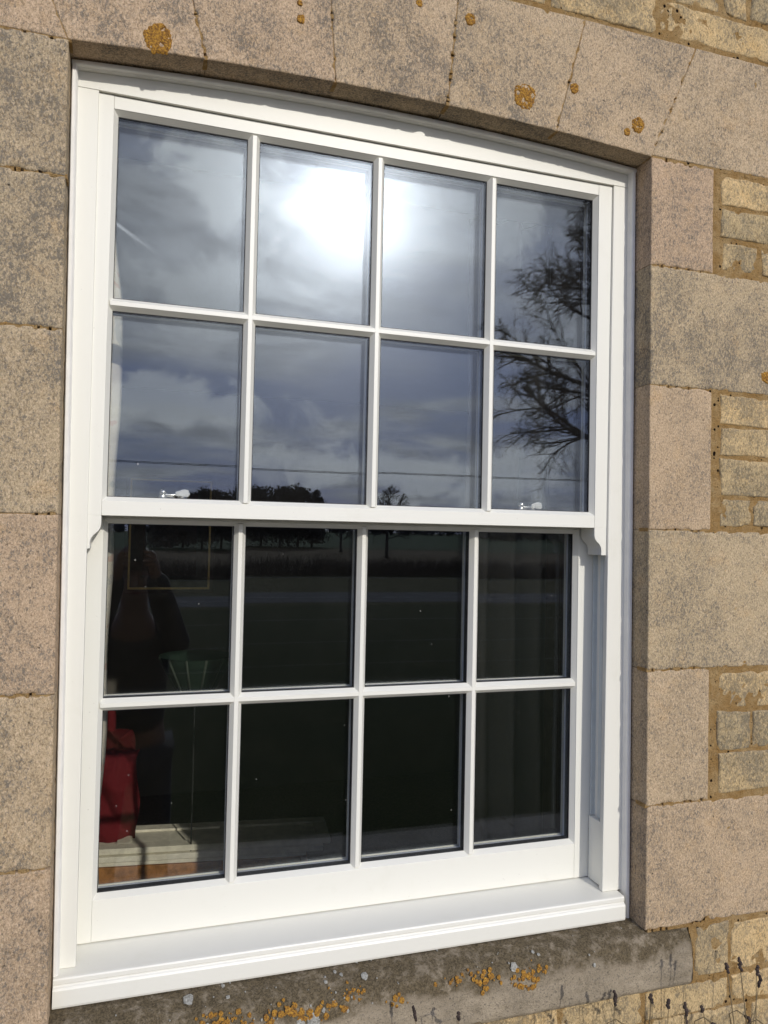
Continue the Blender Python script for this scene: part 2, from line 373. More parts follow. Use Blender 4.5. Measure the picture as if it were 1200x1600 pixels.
def build(name, mb, mats, parent=None, weld=False, bevel=0, **k):
    me = bpy.data.meshes.new(name); me.from_pydata(mb.v, [], mb.f)
    for m_ in (mats if isinstance(mats, (list, tuple)) else [mats]): me.materials.append(m_)
    me.polygons.foreach_set('material_index', mb.mi); me.polygons.foreach_set('use_smooth', mb.sm)
    bm = bmesh.new(); bm.from_mesh(me)
    if weld: bmesh.ops.remove_doubles(bm, verts=bm.verts, dist=1e-5)
    bmesh.ops.recalc_face_normals(bm, faces=bm.faces) if not k.get('keepn') else None
    bm.to_mesh(me); bm.free(); me.update()
    o = bpy.data.objects.new(name, me); COL.objects.link(o)
    if parent is not None:
        o.parent = parent; off = OFF.get(parent.name, Vector((0, 0, 0))); o.location = -off
        OFF[o.name] = Vector((0, 0, 0))
    if bevel:
        bv = o.modifiers.new('edge', 'BEVEL'); bv.width = bevel; bv.segments = 2; bv.limit_method = 'ANGLE'; bv.angle_limit = rad(35)
        bv.harden_normals = False
    return o
def empty(name, loc, label, cat, group=None, kind=None):
    o = bpy.data.objects.new(name, None); COL.objects.link(o); o.location = loc; o.empty_display_size = .1
    OFF[o.name] = Vector(loc); return tagp(o, label, cat, group, kind)
def copy_tree(o, parent=None):
    c = o.copy(); COL.objects.link(c)
    if parent is not None: c.parent = parent
    for ch in [x for x in bpy.data.objects if x.parent == o and x != c]: copy_tree(ch, c)
    return c
def nz(x, y, z=0.): return noise.noise(Vector((x, y, z)))
def Z(z): return ZO + z

# ================================================================== THE STONE WALL
YF = -.106
ARC_R = 8.41; ARC_C = .470 - ARC_R     # intrados: crown .470, .447 at the jambs
def arc(x): return ARC_C + math.sqrt(ARC_R**2 - x*x)
wall = empty('stone_wall', (0, .1, 0), 'sunlit pinkish limestone and yellow rubble house wall around the white window', 'wall', kind='thing')

HOLES = []
def block(corners, seed, yb=.0, yf=YF, inset=.0004, rnd=.0022, rough=.0011, res=.008, chips=(), bottom=None, wav=.0007, tilt=(0, 0)):
    """a dressed stone: corners BL, BR, TR, TL in (x, z); returns an MB"""
    BL, BR, TR, TL = [Vector(c) for c in corners]
    W = ((BR-BL).length + (TR-TL).length)/2; H = ((TL-BL).length + (TR-BR).length)/2
    nu, nv = max(4, round(W/res)), max(4, round(H/res))
    def spread(i, n, size):   # denser towards the edges
        e = [0, .0012/size, .003/size, .006/size]
        k = len(e)
        if i < k: return e[i]
        if i > n-k: return 1 - e[n-i]
        return e[-1] + (1-2*e[-1])*(i-k+1)/(n-2*k+2)
    nu += 6; nv += 6
    bx0_, bx1_ = min(BL.x, TL.x)-.01, max(BR.x, TR.x)+.01; bz0_, bz1_ = min(BL.y, BR.y)-.01, max(TL.y, TR.y)+.01
    chips = list(chips) + [h_ for h_ in HOLES if bx0_ < h_[0] < bx1_ and bz0_ < h_[1] < bz1_]
    vs = []
    for i in range(nu+1):
        for j in range(nv+1):
            s_, t_ = spread(i, nu, W), spread(j, nv, H)
            p = BL*(1-s_)*(1-t_) + BR*s_*(1-t_) + TR*s_*t_ + TL*(1-s_)*t_
            x, z = p
            if bottom: z += (bottom(x) - (BL.y*(1-s_) + BR.y*s_))*(1-t_)
            dl, dr, db, dtp = s_*W, (1-s_)*W, t_*H, (1-t_)*H
            f = lambda d: max(0, 1-d/.02)
            x += f(dl)*(inset+wav*nz(z*32, seed, 1)) - f(dr)*(inset+wav*nz(z*32, seed, 2))
            z += f(db)*(inset+wav*nz(x*32, seed, 3)) - f(dtp)*(inset+wav*nz(x*32, seed, 4))
            dd = min(dl, dr, db, dtp)
            y = yf + rough*(nz(x*18, z*18, seed)+.7*nz(x*55, z*55, seed)) + tilt[0]*(s_-.5) + tilt[1]*(t_-.5)
            if dd < rnd: q = 1-dd/rnd; y += rnd*(1-math.sqrt(max(0, 1-q*q)))*.9
            for cx_, cz_, cr in chips:
                d = math.hypot(x-cx_, z-cz_) + .25*cr*nz(x*150, z*150, seed)
                if d < cr:
                    q = (1-d/cr); y += cr*.8*q
                    if dl < .003: x += cr*.30*q
                    if dr < .003: x -= cr*.30*q
                    if db < .003: z += cr*.30*q
                    if dtp < .003: z -= cr*.30*q
            vs.append((x, y, Z(z)))
    mb = MB()
    idx = lambda i, j: i*(nv+1)+j
    mb.add(vs, [(idx(i, j), idx(i+1, j), idx(i+1, j+1), idx(i, j+1)) for i in range(nu) for j in range(nv)], 0, True)
    ring = [idx(i, 0) for i in range(nu)] + [idx(nu, j) for j in range(nv)] + [idx(i, nv) for i in range(nu, 0, -1)] + [idx(0, j) for j in range(nv, 0, -1)]
    front = [vs[q] for q in ring]; n = len(front)
    ms = MB.__new__(MB); steps = 5
    layers = []
    for k in range(steps+1):
        f_ = k/steps
        layers += [(a + (.0012*nz(a*40, y*0+f_*9, z*40) if 0 < k else 0), y + (yb-y)*f_, z + (.0012*nz(a*40, f_*9+5, z*40) if 0 < k else 0)) for a, y, z in front]
    mb.add(layers, [(k*n+i, k*n+(i+1) % n, (k+1)*n+(i+1) % n, (k+1)*n+i) for k in range(steps) for i in range(n)], 0, True)
    return mb
def chipset(edge_pts, n, lo, hi, seed):
    r = random.Random(seed); out_ = []
    for _ in range(n):
        a, c = r.choice(edge_pts); t = r.random(); out_.append((a[0]+(c[0]-a[0])*t, a[1]+(c[1]-a[1])*t, r.uniform(lo, hi)))
    return out_
def radial(xb, ztop): zb = arc(xb); return xb + xb/(zb+1.0)*(ztop-zb)
ZT = .728
jx = [-.621, -.377, -.123, .120, .379, .627]
zs = [.447, .197, -.080, -.412, -.731, -1.036, -1.312]
JM = MB(); rj = random.Random(77)
def joint(p, q, dens=26.):
    """mortar squeezed in a joint: short lengths with small open holes left between them"""
    p, q = Vector(p), Vector(q); ln = (q-p).length; d = (q-p)/ln; n_ = Vector((-d.y, d.x)); t = 0.
    while t < ln:
        seg = rj.expovariate(dens)+.004; e = min(ln, t+seg); y = YF+rj.uniform(.0006, .0022); a, c = p+d*t, p+d*e
        w_ = .004; ring = [a-n_*w_, c-n_*w_, c+n_*w_, a+n_*w_]
        JM.prism([(v.x, Z(v.y)) for v in ring], 'y', y, -.07)
        if e < ln: h = p+d*(e+.0015) + n_*rj.uniform(-.001, .001); HOLES.append((h.x, h.y, rj.uniform(.0045, .0080)))
        t = e + rj.uniform(.0035, .0065)
for xb in jx: joint((xb, arc(xb)), (radial(xb, ZT), ZT), 22.)
for z_ in zs[:-1]:
    joint((-1.0, z_), (-.615, z_)); joint((.630, z_), (1.0, z_))
joint((.64, -1.313), (.80, -1.316), 30.)
# voussoirs
for i in range(5):
    a, c = jx[i], jx[i+1]
    cs = [(a, arc(a)), (c, arc(c)), (radial(c, ZT), ZT), (radial(a, ZT), ZT)]
    ch = chipset([(cs[0], cs[1])], 4, .003, .007, i) + chipset([(cs[1], cs[2]), (cs[0], cs[3])], 12, .004, .0085, i+20)
    if i == 2: ch += [(.105, arc(.1), .017), (.117, arc(.117)+.02, .007)]
    o = build('arch_stone', block(cs, 10+i, bottom=arc, chips=ch, res=.0075), M['dress'], wall, weld=True); o.color = (1, .965, .93, (1.0, .95, 1.02, .95, .85)[i])
# springers
for s_, xb in ((-1, -.621), (1, .627)):
    e = s_*1.12; zb = arc(xb); t = radial(xb, ZT)
    cs = [(xb, zb+.004), (e, .450), (e, ZT), (t, ZT)] if s_ > 0 else [(e, .445), (xb, zb), (t, ZT), (e, ZT)]
    build('springer_stone', block(cs, 30+s_, yb=.06, chips=chipset([(cs[0], cs[1]), (cs[0], cs[3]) if s_ > 0 else (cs[1], cs[2])], 12, .003, .006, 50+s_)), M['dress'], wall, weld=True).color = (1, .965, .925, .8)
# jamb stones
zs = [.447, .197, -.080, -.412, -.731, -1.036, -1.312]
def jx_l(z): return -.611 - .009*(z+.4)/.85
def jx_r(z): return .6305 - .003*(z+.4)/.85
for k in range(6):
    zt, zb = zs[k], zs[k+1]; wide = k % 2 == 1
    for s_ in (-1, 1):
        xo = s_*((1.05 + .04*((k*7) % 3)) if wide else .802)
        if s_ > 0: cs = [(jx_r(zb), zb), (xo, zb), (xo, zt), (jx_r(zt), zt)]; jamb = (cs[0], cs[3])
        else: cs = [(xo, zb), (jx_l(zb), zb), (jx_l(zt), zt), (xo, zt)]; jamb = (cs[1], cs[2])
        ch = chipset([jamb], 5, .0025, .006, k*3+s_) + chipset([(cs[0], cs[1]), (cs[2], cs[3])], 16, .004, .0085, k*5+s_+90)
        if zb < -1.3 and s_ > 0: ch += [(.80, -1.312, .014)]
        build('jamb_stone', block(cs, 60+k*2+s_, yb=.06, chips=ch), M['dress'], wall, weld=True).color = ((.93, .92, .88, 1.0), (.90, .90, .86, 1.12), (.93, .92, .87, .95), (.95, .93, .88, .95), (.97, .945, .88, .8), (.94, .915, .87, .9))[k] if s_ < 0 else ((1, .965, .915, .75), (.95, .95, .88, .98), (1.0, .97, .91, .65), (.96, .95, .88, .82), (1, .965, .915, .62), (.97, .94, .88, .8))[k]
# stone sill with weathered slope
prof = [(.03, -1.3075), (-.045, -1.3078), (-.07, -1.3105), (-.09, -1.3145), (-.105, -1.3215), (-.116, -1.331), (-.123, -1.345), (-.127, -1.362), (-.1275, -1.378), (-.1285, -1.395), (-.1285, -1.412), (-.1275, -1.428), (-.123, -1.4355), (-.10, -1.4365), (.0, -1.437)]
def sill_mb(x0, x1):
    mb = MB(); nx = 180
    def fn(u, v):
        x = x0 + (x1-x0)*u; q = v*(len(prof)-1); i = min(int(q), len(prof)-2); f_ = q-i
        y = prof[i][0]*(1-f_)+prof[i+1][0]*f_; z = prof[i][1]*(1-f_)+prof[i+1][1]*f_
        e = min(x-x0, x1-x)
        if e < .006: y += (.006-e)*.8*(1 if v > .3 else 0)
        a = .0022*nz(x*14, y*30, z*30) + .0016*nz(x*60, y*90, z*90) + .0012*nz(x*120, y*100, z*100)
        return (x, y - a*(1 if v > .35 else .2), Z(z) + a*(1 if v < .6 else .2))
    mb.grid(fn, nx, 56)
    for x in (x0, x1):
        mb.add([(x, y + (.004 if y < -.03 else 0), Z(z)) for y, z in prof], [tuple(range(len(prof)))])
    return mb
sill = build('stone_sill', sill_mb(-.76, .748), M['sill'], wall)
tagp(sill, 'weathered grey stone sill blackened with algae and spotted with orange lichen')
# rubble walling: courses of roughly squared stones
rub = MB(); rr = random.Random(3)
def rubble_band(x0, x1, z0, z1, n, fine=True):
    hs = [1+rr.uniform(-.18, .18) for _ in range(n)]; tot = sum(hs); z = z0
    for h in hs:
        hh = h/tot*(z1-z0); x = x0 - (rr.uniform(0, .1) if x0 < -1.2 else 0)
        while x < x1-.03:
            ln = rr.choice((rr.uniform(.08, .14), rr.uniform(.14, .24), rr.uniform(.2, .34)))
            if x1 - (x+ln) < .07: ln = x1-x
            g = rr.uniform(.002, .007); gz = rr.uniform(.001, .0055)
            a, c, d, e = x+g, x+ln-g, z+gz, z+hh-gz
            j = lambda q=.004: rr.uniform(-q, q)
            cs = [(a+j(), d+j()), (c+j(), d+j()), (c+j(), e+j()), (a+j(), e+j())]
            edges = [(cs[0], cs[1]), (cs[1], cs[2]), (cs[2], cs[3]), (cs[3], cs[0])]
            near = abs(x) < 1.3
            ch = chipset(edges, 3, .005, .013, rr.random()) + [(rr.choice((a, c)), rr.choice((d, e)), rr.uniform(.010, .020))]
            mbb = block(cs, rr.random()*99, yb=-.08, yf=YF+rr.uniform(-.0022, .0004), inset=.0005, rnd=.0040, rough=.0030, res=.008 if near else .022, chips=ch, wav=.0030, tilt=(j(.0025), j(.0025)))
            rub.add(mbb.v, mbb.f, 0, True)
            x += ln
        z += hh
XE = 1.9
rubble_band(.822, XE, .207, .440, 3); rubble_band(-XE, -.822, .207, .440, 3)
for zt, zb, n in ((-.090, -.404, 4), (-.741, -1.028, 3)):
    rubble_band(.822, XE, zb, zt, n); rubble_band(-XE, -.822, zb, zt, n)
for k in (1, 3, 5):
    zt, zb = zs[k]-.006, zs[k+1]+.006; xo = 1.05+.04*((k*7) % 3)+.015
    rubble_band(xo, XE, zb, zt, 3); rubble_band(-XE, -xo, zb, zt, 3)
rubble_band(1.135, XE, .452, ZT, 3); rubble_band(-XE, -1.135, .452, ZT, 3)
rubble_band(-XE, XE, ZT+.006, ZT+.41, 4)
rubble_band(.765, XE, -1.440, -1.318, 1); rubble_band(-XE, -.775, -1.440, -1.318, 1)
rubble_band(-XE, XE, -1.84, -1.443, 5); rubble_band(-XE, XE, -2.39, -1.84, 6)
build('rubble_walling', rub, M['rubble'], wall, weld=False)
# mortar, with a lumpy struck face
mo = MB()
def mortar(x0, x1, z0, z1, y=-.0985, res=.011):
    nx, nzz = max(2, round((x1-x0)/res)), max(2, round((z1-z0)/res))
    mo.grid(lambda u, v: (x0+(x1-x0)*u, y + .0018*nz((x0+(x1-x0)*u)*45, (z0+(z1-z0)*v)*45, 3) + .0016*nz((x0+(x1-x0)*u)*110, (z0+(z1-z0)*v)*110, 8), Z(z0+(z1-z0)*v)), nx, nzz)
mortar(.797, 1.25, -1.60, .95, y=-.1043, res=.008); mortar(.752, .797, -1.60, -1.314, y=-.1043, res=.008); mortar(.66, .797, .715, .95, y=-.1043, res=.008); mortar(1.25, 2.0, -2.4, .95, res=.03)
mortar(-.80, .66, .715, 1.13, y=-.1043, res=.011); mortar(-2.0, -.80, -2.4, 1.13, y=-.1043, res=.02); mortar(-.80, -.64, -2.4, -1.316, y=-.1043, res=.02); mortar(.66, 2.0, .95, 1.13, res=.03)
mortar(-.64, .66, -1.70, -1.40, y=-.1043, res=.010); mortar(-.64, 1.25, -2.4, -1.70, res=.03); mortar(.66, 1.25, -1.70, -1.60, y=-.1043)
build('mortar', mo, M['mortar'], wall)
tagp(build('joint_mortar', JM, M['mortar'], wall), kind='stuff')
M['core'] = plain('dark_wall_core', (.06, .04, .025), 1., 20, .2)
# rendered body of the house wall, wide
bd = MB(); HX = 4.2
bd.box(-HX, -.64, -.085, .40, 0.004, 5.2); bd.box(.66, HX, -.085, .40, 0.004, 5.2)
bd.box(-.64, .66, -.085, .40, Z(.60), 5.2); bd.box(-.64, .66, -.085, .40, 0.004, Z(-1.43))
bd.box(-.64, .66, .02, .40, Z(.50), Z(.60)); bd.box(-.64, .66, .10, .40, Z(-1.43), Z(-1.30))
bd.box(-.64, .66, .05, .40, Z(.478), Z(.50))
far = MB(); 
for a, c in ((-HX, -2.0), (2.0, HX)): far.box(a, c, -.100, -.085, 0.004, 5.2)
far.box(-2.0, 2.0, -.100, -.085, Z(1.13), 5.2)
build('wall_core', bd, M['core'], wall)
build('plain_walling', far, M['rubble'], wall)
# lichens
def lichen(x, z, r, seed, y=YF, holes=True):
    mb = MB(); k = 48; rings = 9; vs = []
    for i in range(rings+1):
        for j in range(k):
            a = 2*math.pi*j/k; q = i/rings
            rr_ = r*q*(1 + .22*nz(math.cos(a)*1.5, math.sin(a)*1.5, seed) + .16*nz(math.cos(a)*5, math.sin(a)*5, seed) + .10*nz(math.cos(a)*12, math.sin(a)*12, seed))
            hh = .0010 + .0014*nz(x+rr_*math.cos(a)*140, rr_*math.sin(a)*140, seed)
            if i == rings: hh = -.003
            hole = holes and r > .012 and nz(rr_*math.cos(a)*130, rr_*math.sin(a)*130, seed+3) > .36 and .15 < q < .8
            vs.append((x+rr_*math.cos(a), y-.0012-hh + (.006 if hole else 0), Z(z)+rr_*math.sin(a)))
    mb.add(vs, [(i*k+j, (i+1)*k+j, (i+1)*k+(j+1) % k, i*k+(j+1) % k) for i in range(rings) for j in range(k)], 0, True)
    return mb
for i, (x, z, r) in enumerate([(-.464, .482, .028), (.299, .524, .029), (.421, .566, .012), (.167, .664, .013), (-.197, .581, .009), (.051, .671, .008), (-.20, .612, .006), (.589, .514, .018), (.560, .492, .009), (.963, -.037, .017)]):
    build('lichen_patch', lichen(x, z, r, i*3.3), M['lichen'], wall)
rr = random.Random(11)
sl = MB(); sw = MB()
def sill_surface(t):   # t 0..1 along the visible profile
    q = 1 + t*8; i = int(q); f_ = q-i; return prof[i][0]*(1-f_)+prof[i+1][0]*f_, prof[i][1]*(1-f_)+prof[i+1][1]*f_
def sill_spot(mb, x, t, r, seed):
    k = 12; vs = [None]
    def pos(dx, dt):
        y, z = sill_surface(min(.98, max(0.02, t+dt/.11))); return (x+dx, y-.0022, Z(z)+.0022)
    vs[0] = pos(0, 0); vs[0] = (vs[0][0], vs[0][1]-.0016, vs[0][2]+.0016)
    for j in range(k):
        a = 2*math.pi*j/k; q = r*(1+.45*nz(math.cos(a)*2, math.sin(a)*2, seed)); vs.append(pos(q*math.cos(a), q*math.sin(a)))
    mb.add(vs, [(0, 1+j, 1+(j+1) % k) for j in range(k)], 0, True)
for _ in range(17):
    cx0, ct0 = rr.uniform(-.42, .40) if rr.random() < .7 else rr.gauss(-.12, .1), rr.gauss(.66, .07)
    for _k in range(rr.choice((4, 8, 16, 22))):
        sill_spot(sl, cx0+rr.gauss(0, .020), ct0+rr.gauss(0, .06), rr.uniform(.0012, .0055), rr.random()*50)
for _ in range(60):
    sill_spot(sw, rr.choice((rr.uniform(-.55, .6), rr.gauss(-.15, .15))), rr.uniform(.05, .8), rr.choice((.001, .0015, .002, .0035)), rr.random()*50)
for x, t, r in ((-.13, .80, .013), (-.155, .80, .009), (.30, .55, .008), (-.36, .22, .009), (-.02, .3, .007)): sill_spot(sw, x, t, r, x*9)
tagp(build('orange_lichen', sl, M['lichen'], wall), kind='stuff')
tagp(build('white_lichen', sw, M['lichenw'], wall), kind='stuff')

# ================================================================== THE SASH WINDOW
win = empty('sash_window', (0, 0, Z(-1.31)), 'new white painted sixteen-pane sliding sash window set in the stone opening', 'window', kind='thing')
# ---- box frame
yb = -.030
hd = MB()   # head lining with arched top, straight bottom
n = 40
def htop(x): return arc(x) - .012
xl, xr = -.620, .622
pts = [(xl + (xr-xl)*i/n) for i in range(n+1)]
poly_t = [(x, Z(htop(x))) for x in pts]
vs = []
for y in (yb-.0006, .10):
    vs += [(x, y, Z(.4055)) for x in pts] + [(x, y, z) for x, z in poly_t]
m_ = n+1; fs = []
for i in range(n):
    fs += [(i, i+1, m_+i+1, m_+i), (2*m_+i, 3*m_+i, 3*m_+i+1, 2*m_+i+1), (i, 2*m_+i, 2*m_+i+1, i+1), (m_+i, m_+i+1, 3*m_+i+1, 3*m_+i)]
hd.add(vs, fs)
build('head_lining', hd, M['whiteh'], win)
def lin(z, side):  # inner, outer x of the side lining
    if side < 0: return (-.5665-.004*(z+.4)/.85, jx_l(z)-.004)
    return (.5755+.004*(z+.4)/.85, jx_r(z)-.004)
for side in (-1, 1):
    mb = MB(); z0, z1 = -1.252, .405
    i0, o0 = lin(z0, side); i1, o1 = lin(z1, side)
    v = [(i0, yb, Z(z0)), (o0, yb, Z(z0)), (o1, yb, Z(z1)), (i1, yb, Z(z1)), (i0, -.016, Z(z0)), (o0, -.016, Z(z0)), (o1, -.016, Z(z1)), (i1, -.016, Z(z1))]
    mb.add(v, [(0, 1, 2, 3), (4, 7, 6, 5), (0, 4, 5, 1), (3, 2, 6, 7), (0, 3, 7, 4), (1, 5, 6, 2)])
    build('side_lining', mb, M['white'], win, bevel=.0012)
    # pulley stile (jamb liner) with sliding tracks
    mb = MB(); xi = side*.590
    mb.box(min(xi, side*.612), max(xi, side*.612), -.016, .112, Z(-1.25), Z(.405))
    build('pulley_stile', mb, M['white'], win)
    mb = MB()
    for y0, y1, w_ in ((-.0155, -.010, .010), (-.003, .000, .006), (.0335, .038, .010)):
        a, c = sorted((xi, xi-side*w_)); mb.box(a, c, y0, y1, Z(-1.098), Z(-.375))
    a, c = sorted((xi, xi-side*.004)); mb.box(a, c, .004, .016, Z(-1.098), Z(-.375))
    build('sash_track', mb, M['upvc'], win)
    mb = MB(); a, c = sorted((xi+side*-.001, xi-side*.013)); mb.box(a, c, -.0158, .0375, Z(-1.247), Z(-1.100))
    build('stop_block', mb, M['white'], win, bevel=.001)
# perimeter trim bead between frame and masonry
tr = MB()
def bead_path(side):
    P = []
    if side == 0: return [(x, arc(x)-.0015) for x in [(-.618 + 1.246*i/50) for i in range(51)]]
for side in (-1, 1):
    J = (jx_l if side < 0 else jx_r)
    z0, z1 = -1.318, (arc(.62)-.003)
    def P(z, dx, y): return (J(z)-side*(.0015+dx), y, Z(z))
    pr = [(0, -.020), (0, -.047), (.0015, -.050), (.0065, -.050), (.0085, -.0485), (.0095, -.046), (.0095, -.041), (.0105, -.040), (.0105, -.020)]
    v = [P(z0, dx, y) for dx, y in pr] + [P(z1-dx*0, dx, y) for dx, y in pr]; k = len(pr)
    if side > 0: pass
    tr.add(v, [(i, (i+1) % k, k+(i+1) % k, k+i) for i in range(k)] + [tuple(range(k)), tuple(range(k, 2*k))])
v = []; xs_ = [-.6185 + 1.2465*i/60 for i in range(61)]
prh = [(0, -.020), (0, -.0475), (.0015, -.0505), (.0065, -.0505), (.0085, -.049), (.0095, -.0465), (.0095, -.0415), (.0105, -.0405), (.0105, -.020)]
for x in xs_: v += [(x, y, Z(arc(x)-.002-dz)) for dz, y in prh]
k = len(prh)
tr.add(v, [(i*k+j, i*k+(j+1) % k, (i+1)*k+(j+1) % k, (i+1)*k+j) for i in range(60) for j in range(k)] + [tuple(range(k)), tuple(60*k+j for j in range(k))])
build('perimeter_bead', tr, M['trim'], win)
# timber sill
ts = MB()
prs = [(-.061, -1.3065), (-.0625, -1.302), (-.0625, -1.2745), (-.0605, -1.2705), (-.0575, -1.2690), (-.0570, -1.2665), (-.0580, -1.2640), (-.0580, -1.2575), (-.0565, -1.2548), (-.053, -1.2540), (.05, -1.2475), (.112, -1.245), (.112, -1.3065)]
ts.prism([(y, Z(z)) for y, z in prs], 'x', -.5990, .6120)
build('timber_sill', ts, M['whiteh'], win, bevel=.0008)

# ---- sashes
def sash(name, label, yf, zr, xo, xg, rails, barz, top, bot, latch=False):
    """yf front plane; xg glass half width; rails (z glass bottom, z glass top); top/bot outer z"""
    zb_, zt_ = rails; xoL, xoR = xo; E = .0080; G = yf+.0165      # E chamfer width, G glass plane
    yB = yf+.058
    body = bpy.data.objects.new(name, None); COL.objects.link(body); body.parent = win; body.location = (0, yf, Z(bot)-OFF[win.name].z)
    body.empty_display_size = .05; OFF[body.name] = Vector((0, yf, Z(bot))); tagp(body, label)
    for a_, c_ in ((xoL, -xg-E), (xg+E, xoR)):
        S = MB(); S.box(a_, c_, yf, yB, Z(bot), Z(top)); build('stile', S, M['white'], body, bevel=.0007)
    R_ = MB()
    R_.box(-xg-E+.0002, xg+E-.0002, yf+.0005, yB-.0005, Z(zt_+E), Z(top)-.0003)
    build('top_rail', R_, M['whiteh'], body, bevel=.0007)
    R_ = MB()
    R_.box(-xg-E+.0002, xg+E-.0002, yf+.0005, yB-.0005, Z(bot)+.0003, Z(zb_-E))
    build('bottom_rail' if bot < -1 else 'meeting_rail', R_, M['whiteh'], body, bevel=.0007)
    # mitred chamfer (glazing bead) round the whole glazed area, solid wedge section
    C = MB()
    A = [(-xg-E, zb_-E), (xg+E, zb_-E), (xg+E, zt_+E), (-xg-E, zt_+E)]; B = [(-xg, zb_), (xg, zb_), (xg, zt_), (-xg, zt_)]
    for i in range(4):
        j = (i+1) % 4
        for sgn, ya, yc in ((1, yf+.0015, G-.003), (-1, yB-.0015, G+.0350)):
            ymid = G-.0005 if sgn > 0 else G+.0320
            v = [(*A[i], ya), (*A[j], ya), (*B[j], yc), (*B[i], yc), (*B[i], ymid), (*B[j], ymid), (*A[j], ymid), (*A[i], ymid)]
            v = [(x, y, Z(z)) for x, z, y in v]
            C.add(v, [(0, 1, 2, 3), (3, 2, 5, 4), (4, 5, 6, 7), (0, 7, 6, 1)])
    build('glazing_bead', C, M['white'], body)
    # black gasket line
    # glazing bars
    hw, fl = .0120, .0040
    def bar_prof(d): return [(-hw, G-.0008), (-hw, G-.003), (-fl, yf+.001+d), (fl, yf+.001+d), (hw, G-.003), (hw, G-.0008)]
    def bar_core(): return [(-.0062, G+.0002), (.0062, G+.0002), (.0062, G+.0308), (-.0062, G+.0308)]
    def bar_back(d): return [(-hw, G+.0320), (hw, G+.0320), (hw, G+.0345), (fl, G+.0405-d), (-fl, G+.0405-d), (-hw, G+.0345)]
    for xc in (-.27, 0, .27):
        mb = MB()
        for pr_ in (bar_prof(0), bar_back(0)):
            mb.prism([(xc+a, y) for a, y in pr_], 'z', Z(zb_)-.0045, Z(zt_)+.0045)
        build('glazing_bar', mb, M['white'], body)
    mb = MB()
    for pr_ in (bar_prof(.0004), bar_back(.0004)):
        mb.prism([(y, Z(barz)+a) for a, y in pr_], 'x', -xg-.0045, xg+.0045)
    build('glazing_bar', mb, M['whiteh'], body)
    # sealed double glazed units
    cols = [(-xg, -.27-hw), (-.27+hw, -hw), (hw, .27-hw), (.27+hw, xg)]
    for (x0, x1) in cols:
        for (z0, z1) in ((barz+hw, zt_), (zb_, barz-hw)):
            g = MB(); o = .005
            g.box(x0-o, x1+o, G, G+.004, Z(z0)-o, Z(z1)+o, 0)
            g.box(x0-o, x1+o, G+.027, G+.031, Z(z0)-o, Z(z1)+o, 0)
            # spacer bar between the sheets, with a dark seal outside it
            s0, s1 = -.0035, -.0004
            for (a0, a1, c0, c1) in ((x0+s0, x0+s1, z0+s0, z1-s0), (x1-s1, x1-s0, z0+s0, z1-s0), (x0+s1, x1-s1, z0+s0, z0+s1), (x0+s1, x1-s1, z1-s1, z1-s0)):
                g.box(a0, a1, G+.0048, G+.0185, Z(c0), Z(c1), 2); g.box(a0, a1, G+.0185, G+.0262, Z(c0), Z(c1), 1)
            for (a0, a1, c0, c1) in ((x0-.0045, x0+s0-.0004, z0-.0045, z1+.0045), (x1-s0+.0004, x1+.0045, z0-.0045, z1+.0045), (x0+s0, x1-s0, z0-.0045, z0+s0-.0004), (x0+s0, x1-s0, z1-s0+.0004, z1+.0045)):
                g.box(a0, a1, G+.0046, G+.0264, Z(c0), Z(c1), 2)
            # gasket in front
            q = .0013
            for (a0, a1, c0, c1) in ((x0-.001, x0+q, z0, z1), (x1-q, x1+.001, z0, z1), (x0+q, x1-q, z0-.001, z0+q), (x0+q, x1-q, z1-q, z1+.001)):
                g.box(a0, a1, G-.0022, G-.0003, Z(c0), Z(c1), 2)
            ta, tb = random.uniform(-.0014, .0014), random.uniform(-.0014, .0014); xm, zm = (x0+x1)/2, Z((z0+z1)/2)
            g.v = [(x_, y_ + ((x_-xm)*ta + (z_-zm)*tb if (i_ < 16) else 0), z_) for i_, (x_, y_, z_) in enumerate(g.v)]
            build('glass_pane', g, [M['glass'], M['spacer'], M['gasket']], body)
    return body
us = sash('upper_sash', 'upper sliding sash with moulded horns, eight panes reflecting sky and sun', -.0235, 0, (-.5850, .5850), .5345, (-.3735, .3705), 0., .4045, -.4105)
ls = sash('lower_sash', 'lower sliding sash set further in, eight dark panes', .0400, 0, (-.5850, .5850), .5320, (-1.1570, -.4250), -.7860, -.3740, -1.2460)
# horns
def horn(side):
    pr = [(.5425, -.4103), (.5425, -.4270), (.5435, -.4330), (.5460, -.4385), (.5500, -.4430), (.5545, -.4468), (.5580, -.4510), (.5605, -.4560), (.5615, -.4610), (.5615, -.4740), (.5848, -.4740), (.5848, -.4103)]
    mb = MB(); mb.prism([(side*x, Z(z)) for x, z in pr], 'y', -.0233, .0340)
    o = build('horn', mb, M['white'], us, bevel=.0007)
    return o
horn(-1); horn(1)
# staff bead inside, sash catches
def catch(x):
    c = MB(); y = .060; z = Z(-.3735)
    c.box(x-.030, x+.030, y-.010, y+.022, z, z+.004)
    c.tube([(x-.020, y, z+.003), (x-.020, y, z+.010)], [.009, .008], 10)
    c.ell((x-.020, y-.002, z+.015), (.0075, .0075, .0075), 12, 8)
    c.tube([(x-.020, y, z+.010), (x-.004, y, z+.0095), (x+.010, y, z+.011)], [.005, .0038, .004], 8)
    c.prism([(x+.004, z+.008), (x+.030, z+.006), (x+.034, z+.012), (x+.030, z+.021), (x+.022, z+.023), (x+.004, z+.017)], 'y', y-.009, y+.006)
    c.tube([(x+.018, y+.014, z+.004), (x+.018, y+.014, z+.014)], [.009, .007], 10)
    build('sash_catch', c, M['chrome'], ls, bevel=.0008)
catch(-.408); catch(.413)

